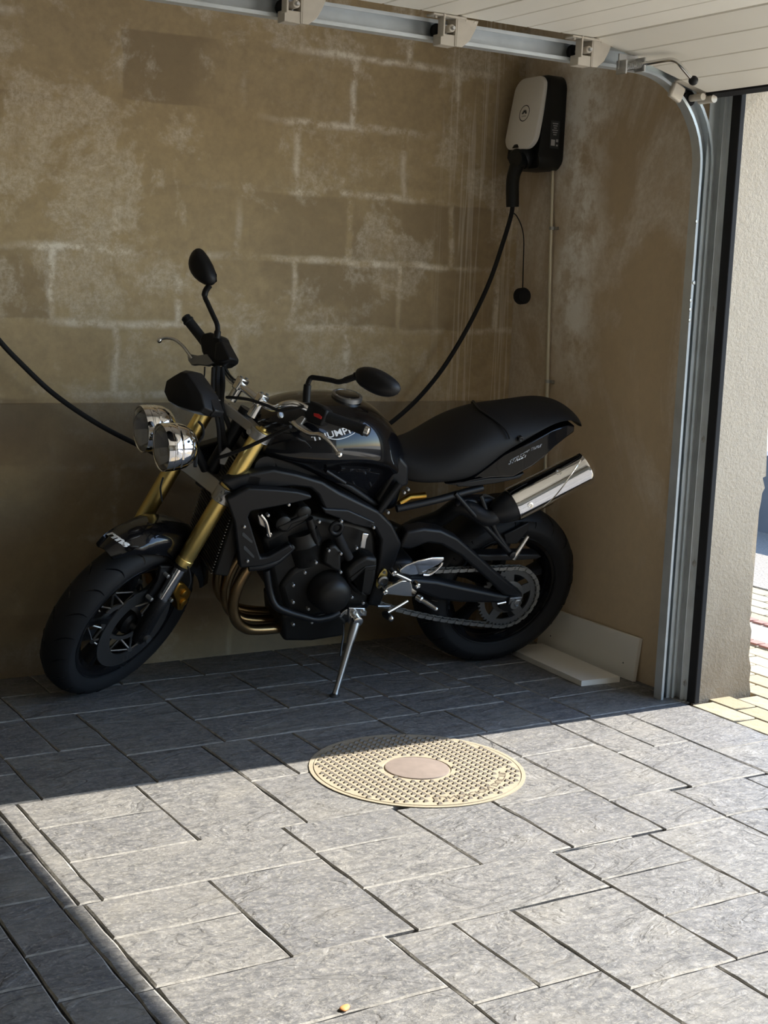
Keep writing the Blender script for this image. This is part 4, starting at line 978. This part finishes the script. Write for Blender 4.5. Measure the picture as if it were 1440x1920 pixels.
btube('frame_trim', Z3([(900, 650), (1015, 722)]), .157, .006, 'satin_black', smooth=False)

# ---- front end (steered)
axle = np.array([WB, 0, .30])
for sg in (1, -1):
    def fk(s_, sg=sg): return st(axle + np.array([0, .104 * sg, 0]) + AX * s_)
    o = part(MB().tube([fk(.268), fk(.275), fk(.29), fk(.292), fk(.305), fk(.307), fk(.758)], [.0262, .0275, .0275, .0262, .0262, .0270, .0268], 28), 'fork_tube', 'gold_anodised', sharp=30)
    part(MB().tube([fk(.255), fk(.268)], .0235, 24), 'dust_seal', 'black_rubber', o)
    part(MB().tube([fk(.10), fk(.257)], .0205, 24), 'fork_slider', 'chrome', o)
    lg = part(MB().tube([fk(-.03), fk(.0), fk(.09), fk(.135), fk(.14)], [.018, .026, .0245, .0245, .021], 20), 'fork_foot', 'black_plastic', o)
    part(MB().lathe(fk(.768), RS @ AX, [(0, .024), (.006, .024), (.008, .018), (.008, .012), (.014, .011), (.014, .002)], 24), 'fork_cap', 'gold_plate', o, sharp=30)
part(MB().tube([st(axle + np.array([0, -.14, 0])), st(axle + np.array([0, .14, 0]))], .0125, 18), 'front_axle', 'grey_alloy')
def clamp(name, s_, h, ring, mat):
    mb = MB(); mid = axle + AX * s_ - PERP * .036
    for sg in (1, -1):
        c_ = axle + np.array([0, .104 * sg, 0]) + AX * (s_ - h / 2)
        mb.lathe(c_, AX, [(0, ring), (0, ring - .0), (h, ring)], 28)
    oo = [st(p_) for p_ in []]
    a_ = axle + AX * s_
    arms = []
    for yy, hw in ((-.104, .026), (-.06, .02), (0, .034), (.06, .02), (.104, .026)):
        cc_ = a_ + np.array([0, yy, 0]) - PERP * (.036 if abs(yy) < .03 else .018 if abs(yy) < .09 else .004)
        arms.append([cc_ + PERP * hw + AX * h / 2, cc_ - PERP * hw + AX * h / 2, cc_ - PERP * hw - AX * h / 2, cc_ + PERP * hw - AX * h / 2])
    mb.loft(arms)
    mb.v = [tuple(st(p_)) for p_ in mb.v]
    return part(mb, name, mat, bevel=.003, sharp=30)
tc_ = clamp('top_clamp', .756, .030, .036, 'brushed_alloy')
lc_ = clamp('lower_clamp', .535, .05, .0335, 'brushed_alloy')
for s_ in (.522, .548): part(MB().lathe(st(axle + np.array([0, .104 + .0, 0]) + AX * s_ + PERP * .034 + np.array([0, .012, 0])), RS @ PERP, [(-.01, .008), (.006, .008), (.006, .005), (.002, .005), (.002, .001)], 12), 'clamp_bolt', 'zinc', lc_)
part(MB().lathe(st(axle + np.array([0, .085, 0]) + AX * .752 + PERP * .03), RS @ PERP, [(-.01, .009), (.006, .009), (.006, .005), (.002, .004), (.002, .001)], 12), 'clamp_bolt', 'zinc', tc_)
part(MB().tube([st(axle + AX * .50 - PERP * .036), st(axle + AX * .79 - PERP * .036)], .024, 20), 'steering_stem', 'satin_black')
# bars
barpx = [(352, 600), (374, 628), (397, 657), (413, 680), (424, 700), (436, 714), (450, 722), (488, 752), (503, 763), (516, 766), (532, 759), (552, 757), (576, 766), (612, 781), (648, 793), (684, 807)]
barY = [-.365, -.31, -.24, -.19, -.145, -.10, -.05, .05, .08, .10, .125, .15, .185, .245, .305, .365]
bpts = [S(px, py, y) for (px, py), y in zip(barpx, barY)]
part(MB().tube(smooth_path(bpts[3:13], 5), .0115, 14), 'handlebar', 'polished_alloy')
for i0, i1, i2, nm in ((0, 1, 2, 'r'), (15, 14, 13, 'l')):
    o = part(MB().tube([bpts[i0], bpts[i0] * .9 + bpts[i1] * .1, bpts[i0] * .86 + bpts[i1] * .14, bpts[i1], bpts[i2]], [.0185, .0185, .0165, .0165, .018], 18), 'grip', 'black_rubber')
    e_ = nrm(bpts[i0] - bpts[i1])
    part(MB().lathe(bpts[i0], e_, [(-.002, .016), (.012, .016), (.016, .011), (.017, .001)], 20), 'bar_end', 'polished_alloy' if nm == 'l' else 'black_plastic', o)
for i_ in (6, 7):
    c_ = bpts[i_]; ax2 = nrm(bpts[7] - bpts[6]); up_ = RS @ AX
    R3 = np.stack([np.cross(ax2, up_), ax2, up_], 1)
    o = part(MB().box(c_ + up_ * .004, (.04, .026, .044), R3), 'bar_clamp', 'polished_alloy', bevel=.006)
    part(MB().tube([c_ - up_ * .055, c_ - up_ * .01], [.016, .015], 16), 'bar_riser', 'polished_alloy', o)
    for sx in (-1, 1): part(MB().lathe(c_ + up_ * .024 + np.cross(ax2, up_) * .013 * sx, up_, [(0, .0055), (.005, .0055), (.005, .003), (.003, .001)], 10), 'clamp_screw', 'grey_alloy', o)
# switchgear
lsw = ZL([(185, 470), (250, 440), (400, 500), (460, 560), (440, 640), (385, 745), (230, 700), (180, 640)])
nS = RS @ PERP
pm_ = S(590, 776, .20) + (RS @ PERP) * .012
o = part(MB().prism([Bn(px, py, pm_ + nS * .02, nS) for px, py in lsw], -nS * .045), 'left_switch', 'black_plastic', bevel=.006)
rd = ZL([(300, 590), (360, 600), (395, 635), (385, 665), (300, 625)])
part(MB().prism([Bn(px, py, pm_ + nS * .022, nS) for px, py in rd], -nS * .006), 'red_button', 'red_plastic', o, bevel=.001)
pr_ = S(405, 665, -.22)
rsw = ZB([(740, 600), (800, 520), (900, 500), (1050, 560), (1080, 640), (1210, 880), (1200, 950), (1100, 1010), (960, 1030), (860, 960), (780, 800)])
part(MB().prism([Bn(px, py, pr_ + nS * .02, nS) for px, py in rsw], -nS * .06), 'right_switch', 'black_plastic', bevel=.008)
part(MB().prism([Bn(px, py, pr_ + nS * .045, nS) for px, py in ZB([(990, 660), (1080, 640), (1205, 880), (1200, 920), (1030, 950), (970, 900)])], -nS * .05), 'brake_reservoir', 'black_plastic', bevel=.005)
part(MB().prism([Bn(px, py, pr_ + nS * .03, nS) for px, py in ZB([(565, 840), (620, 830), (720, 850), (860, 830), (960, 960), (860, 1010), (720, 990), (630, 1000), (580, 930)])], -nS * .022), 'brake_master', 'grey_alloy', bevel=.003)
blv = [Bn(px, py, pr_ + nS * (.03 + .02 * i_ / 6), nS) for i_, (px, py) in enumerate(ZB([(640, 900), (570, 800), (500, 710), (390, 620), (290, 590), (200, 595), (150, 625)]))]
o = part(MB().tube(smooth_path(blv, 5), .0055, 10), 'brake_lever', 'polished_alloy'); part(MB().ball(blv[-1], .0095), 'lever_ball', 'polished_alloy', o)
clv = [Bn(px, py, pm_ + nS * (.045 + .012 * min(i_, 4)), nS) for i_, (px, py) in enumerate(ZL([(60, 700), (140, 770), (260, 835), (370, 845), (440, 890), (520, 970), (600, 1080)]))]
o = part(MB().tube(smooth_path(clv, 5), [.0075] * 18 + [.006] * 13, 10), 'clutch_lever', 'polished_alloy'); part(MB().ball(clv[-1], .0105), 'lever_ball', 'polished_alloy', o)
part(MB().prism([Bn(px, py, pm_ + nS * .04, nS) for px, py in ZL([(0, 690), (60, 690), (160, 620), (200, 650), (150, 720), (260, 800), (360, 830), (280, 850), (120, 790)])], -nS * .014), 'clutch_perch', 'brushed_alloy', bevel=.003)
# mirrors
mL = S(705, 716, .36)
hL = [Bn(px, py, mL, nS) for px, py in ZL([(792, 95), (850, 52), (960, 40), (1090, 78), (1220, 158), (1305, 235), (1332, 310), (1290, 380), (1180, 415), (1040, 390), (900, 312), (800, 240)])]
o = part(MB().pillow(hL, nS, .045, .25), 'mirror_head', 'black_plastic', subsurf=1, sharp=180)
part(MB().prism([p_ * .9 + .1 * sum(hL) / len(hL) - nS * .0125 for p_ in hL], -nS * .002), 'mirror_glass', 'mirror_glass', o)
stL = [Bn(px, py, mL + nS * .0, nS) for px, py in ZL([(215, 470), (225, 300), (240, 230), (270, 180), (330, 178), (500, 205), (600, 225), (720, 190), (800, 160)])]
part(MB().tube(smooth_path(stL, 5), [.012] * 5 + [.012] * 3 + [.008] * 25 + [.010] * 6 + [.013] * 2, 12), 'mirror_stem', 'black_plastic', o)
mR = S(383, 510, -.33)
hR = [Bn(px, py, mR, nS) for px, py in ((356, 505), (356, 488), (362, 472), (372, 464), (379, 466), (388, 478), (398, 496), (405, 515), (406, 529), (397, 537), (385, 536), (366, 524))]
o = part(MB().pillow(hR, nS, .035, .25), 'mirror_head', 'black_plastic', subsurf=1, sharp=180)
part(MB().prism([p_ * .9 + .1 * sum(hR) / len(hR) - nS * .0100 for p_ in hR], -nS * .002), 'mirror_glass', 'mirror_glass', o)
stR = [Bn(px, py, mR, nS) for px, py in ((393, 535), (386, 545), (384, 556), (390, 570), (399, 590), (407, 608), (408, 622), (406, 634))]
part(MB().tube(smooth_path(stR, 5), [.010] * 10 + [.008] * 20 + [.011] * 6, 12), 'mirror_stem', 'black_plastic', o)
# instrument pod and nose
pi_ = S(360, 738, 0.02)
pod = [Bn(px, py, pi_, nS) for px, py in ((316, 737), (321, 714), (338, 703), (352, 695), (366, 697), (381, 717), (397, 742), (404, 772), (394, 781), (376, 778), (345, 768), (325, 757))]
pc_ = sum(pod) / len(pod)
o = part(MB().loft([[pc_ + (p_ - pc_) * k_ + nS * h_ for p_ in pod] for k_, h_ in ((.9, -.045), (1, -.035), (1, .012), (.86, .04), (.45, .05))]), 'instrument_pod', 'black_plastic', bevel=.003, sharp=25)
part(MB().prism([Bn(px, py, pi_ + nS * .012, nS) for px, py in ((370, 762), (394, 747), (404, 770), (396, 780), (377, 777))], -nS * .05), 'pod_side', 'satin_black', o, bevel=.004)
part(MB().prism([Bn(px, py, pi_ - nS * .03, nS) for px, py in ((395, 745), (400, 745), (405, 760), (405, 766), (400, 766))], -nS * .01), 'pod_bezel', 'polished_alloy', o, bevel=.001)
# headlights
def depth_pt(px, py, d): 
    r_ = ray(px, py); return MM.T @ (CC + r_ * d - MT)
HC = [(305, 839, 4.24), (267, 804, 4.37)]
hv = nrm(MM.T @ nrm(np.array([-.995, .02, -.06])))       # beam direction
for px, py, d_ in HC:
    c_ = depth_pt(px, py, d_); R_ = .0735
    o = part(MB().lathe(c_, hv, [(.004, R_ * .94), (.006, R_ * .985), (.0, R_ * 1.0), (-.012, R_), (-.014, R_ * .985), (-.018, R_ * .985), (-.02, R_ * .998), (-.034, R_ * .985), (-.036, R_ * .97), (-.040, R_ * .97), (-.042, R_ * .98), (-.062, R_ * .92), (-.085, R_ * .76), (-.10, R_ * .5), (-.108, R_ * .05)], 48, False), 'headlight', 'chrome', sharp=25)
    part(MB().lathe(c_, hv, [(.003, R_ * .93), (-.012, R_ * .86), (-.03, R_ * .68), (-.045, R_ * .45), (-.058, R_ * .2), (-.06, .002)], 14, False), 'reflector', 'lamp_bowl', o, sharp=8)
    part(MB().lathe(c_, hv, [(.002, R_ * .95), (.010, R_ * .8), (.0155, R_ * .5), (.018, R_ * .2), (.0182, .001), (.0162, .001), (.016, R_ * .2), (.0135, R_ * .5), (.008, R_ * .8), (.0, R_ * .95)], 40, False), 'lens', 'lens_glass', o)
    part(MB().tube([c_ - hv * .055, c_ - hv * .02], [.009, .006], 12), 'bulb', 'zinc', o)
c_n, c_f = depth_pt(*HC[0]), depth_pt(*HC[1])
part(MB().tube(smooth_path([c_n - hv * .1, (c_n + c_f) / 2 - hv * .13 + np.array([0, 0, -.02]), c_f - hv * .1], 5), .012, 12), 'headlight_bracket', 'satin_black')
part(MB().tube([(c_n + c_f) / 2 - hv * .13 + np.array([0, 0, -.02]), st(axle + AX * .56)], .014, 12), 'headlight_arm', 'satin_black')
part(MB().tube(smooth_path([depth_pt(300, 775, 4.42), depth_pt(325, 795, 4.4), depth_pt(350, 812, 4.37), depth_pt(366, 845, 4.32), depth_pt(366, 875, 4.3)], 5), .006, 8), 'headlight_loom', 'black_rubber')
# front fender
rings = []
R0 = .345
angs = np.linspace(math.radians(66), math.radians(172), 22)
for i_, a in enumerate(angs):
    t_ = i_ / (len(angs) - 1)
    hw = .076 * (.5 + .5 * min(1, (3.0 * t_) ** .7)); drop = (.055 + .075 * min(1, t_ * 2.2) + .035 * math.exp(-((t_ - .55) / .13) ** 2)) * min(1, .45 + 2.5 * t_) * (1 if t_ < .75 else 1 - 1.6 * (t_ - .75))
    R0 = .372 - .028 * t_ ** 1.5
    sec = []
    for y_, dr in ((-1, drop), (-.98, drop * .45), (-.86, .028), (-.5, .008), (0, 0), (.5, .008), (.86, .028), (.98, drop * .45), (1, drop)):
        rr = R0 + .006 - dr * .75; sec.append((y_ * hw, rr))
    inner = [(y_ * .955, rr - .004) for y_, rr in sec[::-1]]
    rings.append([st((WB + rr * math.cos(a), y_, .30 + rr * math.sin(a))) for y_, rr in sec + inner])
fd = part(MB().loft(rings), 'front_fender', 'gloss_black', sharp=70)
# calipers
for sg in (1, -1):
    base = [S(px, py, .082) for px, py in ZW([(1030, 350), (1090, 358), (1172, 450), (1160, 505), (1112, 590), (1062, 692), (1010, 690), (1008, 600), (962, 480)])]
    if sg < 0: base = [st((RS.T @ (p_ - PIV) + PIV) * np.array([1, -1, 1])) for p_ in base]
    yv = RS @ np.array([0, float(sg), 0])
    o = part(MB().prism(base, yv * -.035), 'brake_caliper', 'gold_caliper', bevel=.006)
    cc_ = sum(base) / len(base)
    part(MB().lathe(cc_ + (base[5] - cc_) * .35, yv, [(-.01, .016), (.006, .016), (.008, .013), (.008, .001)], 18), 'piston_cover', 'gold_caliper', o)
    part(MB().lathe(cc_ + (base[1] - cc_) * .35, yv, [(-.01, .014), (.006, .014), (.008, .011), (.008, .001)], 18), 'piston_cover', 'gold_caliper', o)
for px, py in ZW([(880, 262), (678, 548), (925, 560), (560, 930)]): part(MB().lathe(S(px, py, .10), RS @ np.array([0, 1., 0]), [(-.02, .007), (.003, .007), (.005, .004), (.005, .001)], 10), 'fork_bolt', 'zinc')
plate_ = [S(px, py, .085) for px, py in ZW([(800, 150), (1040, 140), (1000, 260), (900, 330), (700, 640), (620, 560), (760, 330)])]
part(MB().prism(plate_, RS @ np.array([0, -.012, 0])), 'fender_stay', 'black_plastic', bevel=.003)
# cables and hoses
def cable(pts, ds, r, name='cable'):
    part(MB().tube(smooth_path([depth_pt(px, py, d_) for (px, py), d_ in zip(pts, ds)], 6), r, 8), name, 'black_rubber')
cable([(408, 690), (406, 715), (408, 745), (411, 775), (420, 830), (432, 850)], [4.5, 4.47, 4.45, 4.43, 4.45, 4.48], .012)
cable([(416, 690), (418, 720), (416, 760), (430, 800), (440, 835)], [4.5, 4.47, 4.44, 4.45, 4.48], .008)
cable([(400, 690), (399, 725), (402, 760), (409, 800), (412, 840), (418, 880)], [4.47, 4.42, 4.4, 4.4, 4.42, 4.45], .006)
cable([(425, 745), (445, 746), (470, 750), (500, 760), (528, 770), (570, 762)], [4.38, 4.34, 4.31, 4.29, 4.27, 4.26], .005)
cable([(545, 800), (520, 812), (495, 824), (465, 838), (435, 850), (410, 858)], [4.2, 4.24, 4.27, 4.3, 4.34, 4.38], .0058)
cable([(372, 790), (380, 800), (381, 815), (372, 830), (360, 840)], [4.35, 4.35, 4.35, 4.35, 4.35], .004)
cable([(384, 688), (383, 705), (379, 722)], [4.46, 4.45, 4.44], .0025)
cable([(360, 790), (400, 778), (430, 760)], [4.5, 4.48, 4.45], .007)
cable([(304, 940), (301, 915), (306, 895)], [4.42, 4.4, 4.4], .003)
cable([(352, 1062), (356, 1075), (357, 1090), (353, 1102)], [4.3, 4.29, 4.29, 4.3], .0026)
part(MB().prism([depth_pt(px, py, 4.42) for px, py in ((412, 850), (425, 838), (434, 845), (422, 872), (412, 870))], nrm(MM.T @ FW) * .02), 'loom_connector', 'brushed_alloy', bevel=.002)
part(MB().lathe(S(526, 778, .115), RS @ np.array([0, .5, .5]), [(-.004, .010), (.004, .010), (.005, .006), (.005, .001)], 14), 'bar_clip', 'brushed_alloy')
# decals: lettering wrapped onto the panels they are printed on
def bvh_of(o):
    dg = bpy.context.evaluated_depsgraph_get(); ev = o.evaluated_get(dg); me = ev.to_mesh()
    t_ = BVHTree.FromPolygons([v.co.copy() for v in me.vertices], [tuple(p.vertices) for p in me.polygons]); ev.to_mesh_clear(); return t_
def wrap(o, uv, faces, quad, name, mat, off=.0012):
    bpy.context.view_layer.update(); tr_ = bvh_of(o); out = []
    (x0, y0), (x1, y1), (x2, y2), (x3, y3) = quad           # bl br tr tl
    for u, v in uv:
        px = (1 - u) * (1 - v) * x0 + u * (1 - v) * x1 + u * v * x2 + (1 - u) * v * x3; py = (1 - u) * (1 - v) * y0 + u * (1 - v) * y1 + u * v * y2 + (1 - u) * v * y3
        d = nrm(MM.T @ ray(px, py)); h = tr_.ray_cast(Vector(O_), Vector(d))
        if h[0] is None: return None
        nn = np.array(h[1]); nn = nn if nn @ d < 0 else -nn
        out.append(np.array(h[0]) + nn * off)
    mb = MB(); mb.add(out, faces); return part(mb, name, mat, o)
v_, f_ = text_mesh('TRIUMPH', 0, .02)
vb = [(u, v * (1 - .25 * abs(u - .5) * 0) ) for u, v in v_]
wrap(BK['fuel_tank'], vb, f_, (ZL([(285, 925)])[0], ZL([(800, 820)])[0], ZL([(760, 735)])[0], ZL([(270, 870)])[0]), 'tank_lettering', 'white_print')
arc = [(u, .5 - 2.0 * (u - .5) ** 2 * -1) for u in np.linspace(0, 1, 16)]
au = [(u, 1.0 * (2 * u - 1) ** 2 * 1.0) for u in np.linspace(0, 1, 16)] + [(u, 1.0 * (2 * u - 1) ** 2 + .22) for u in np.linspace(0, 1, 16)]
wrap(BK['fuel_tank'], au, [(i, i + 1, i + 17, i + 16) for i in range(15)], (ZL([(440, 925)])[0], ZL([(770, 880)])[0], ZL([(780, 830)])[0], ZL([(445, 880)])[0]), 'tank_arc', 'white_print')
v_, f_ = text_mesh('STREET', .25, .02)
wrap(BK['tail_fairing'], v_, f_, (Z6([(828, 497)])[0], Z6([(945, 445)])[0], Z6([(960, 400)])[0], Z6([(835, 470)])[0]), 'tail_lettering', 'white_print')
v_, f_ = text_mesh('TRIPLE', .25, .02)
wrap(BK['tail_fairing'], v_, f_, (Z6([(965, 412)])[0], Z6([(1030, 385)])[0], Z6([(1035, 368)])[0], Z6([(968, 393)])[0]), 'tail_lettering', 'grey_print')
v_, f_ = text_mesh('rms', .2, .05)
ZQ = zf(180, 960, 7.2)
wrap(fd, v_, f_, (ZQ([(130, 300)])[0], ZQ([(410, 490)])[0], ZQ([(465, 440)])[0], ZQ([(205, 262)])[0]), 'fender_sticker', 'white_print')
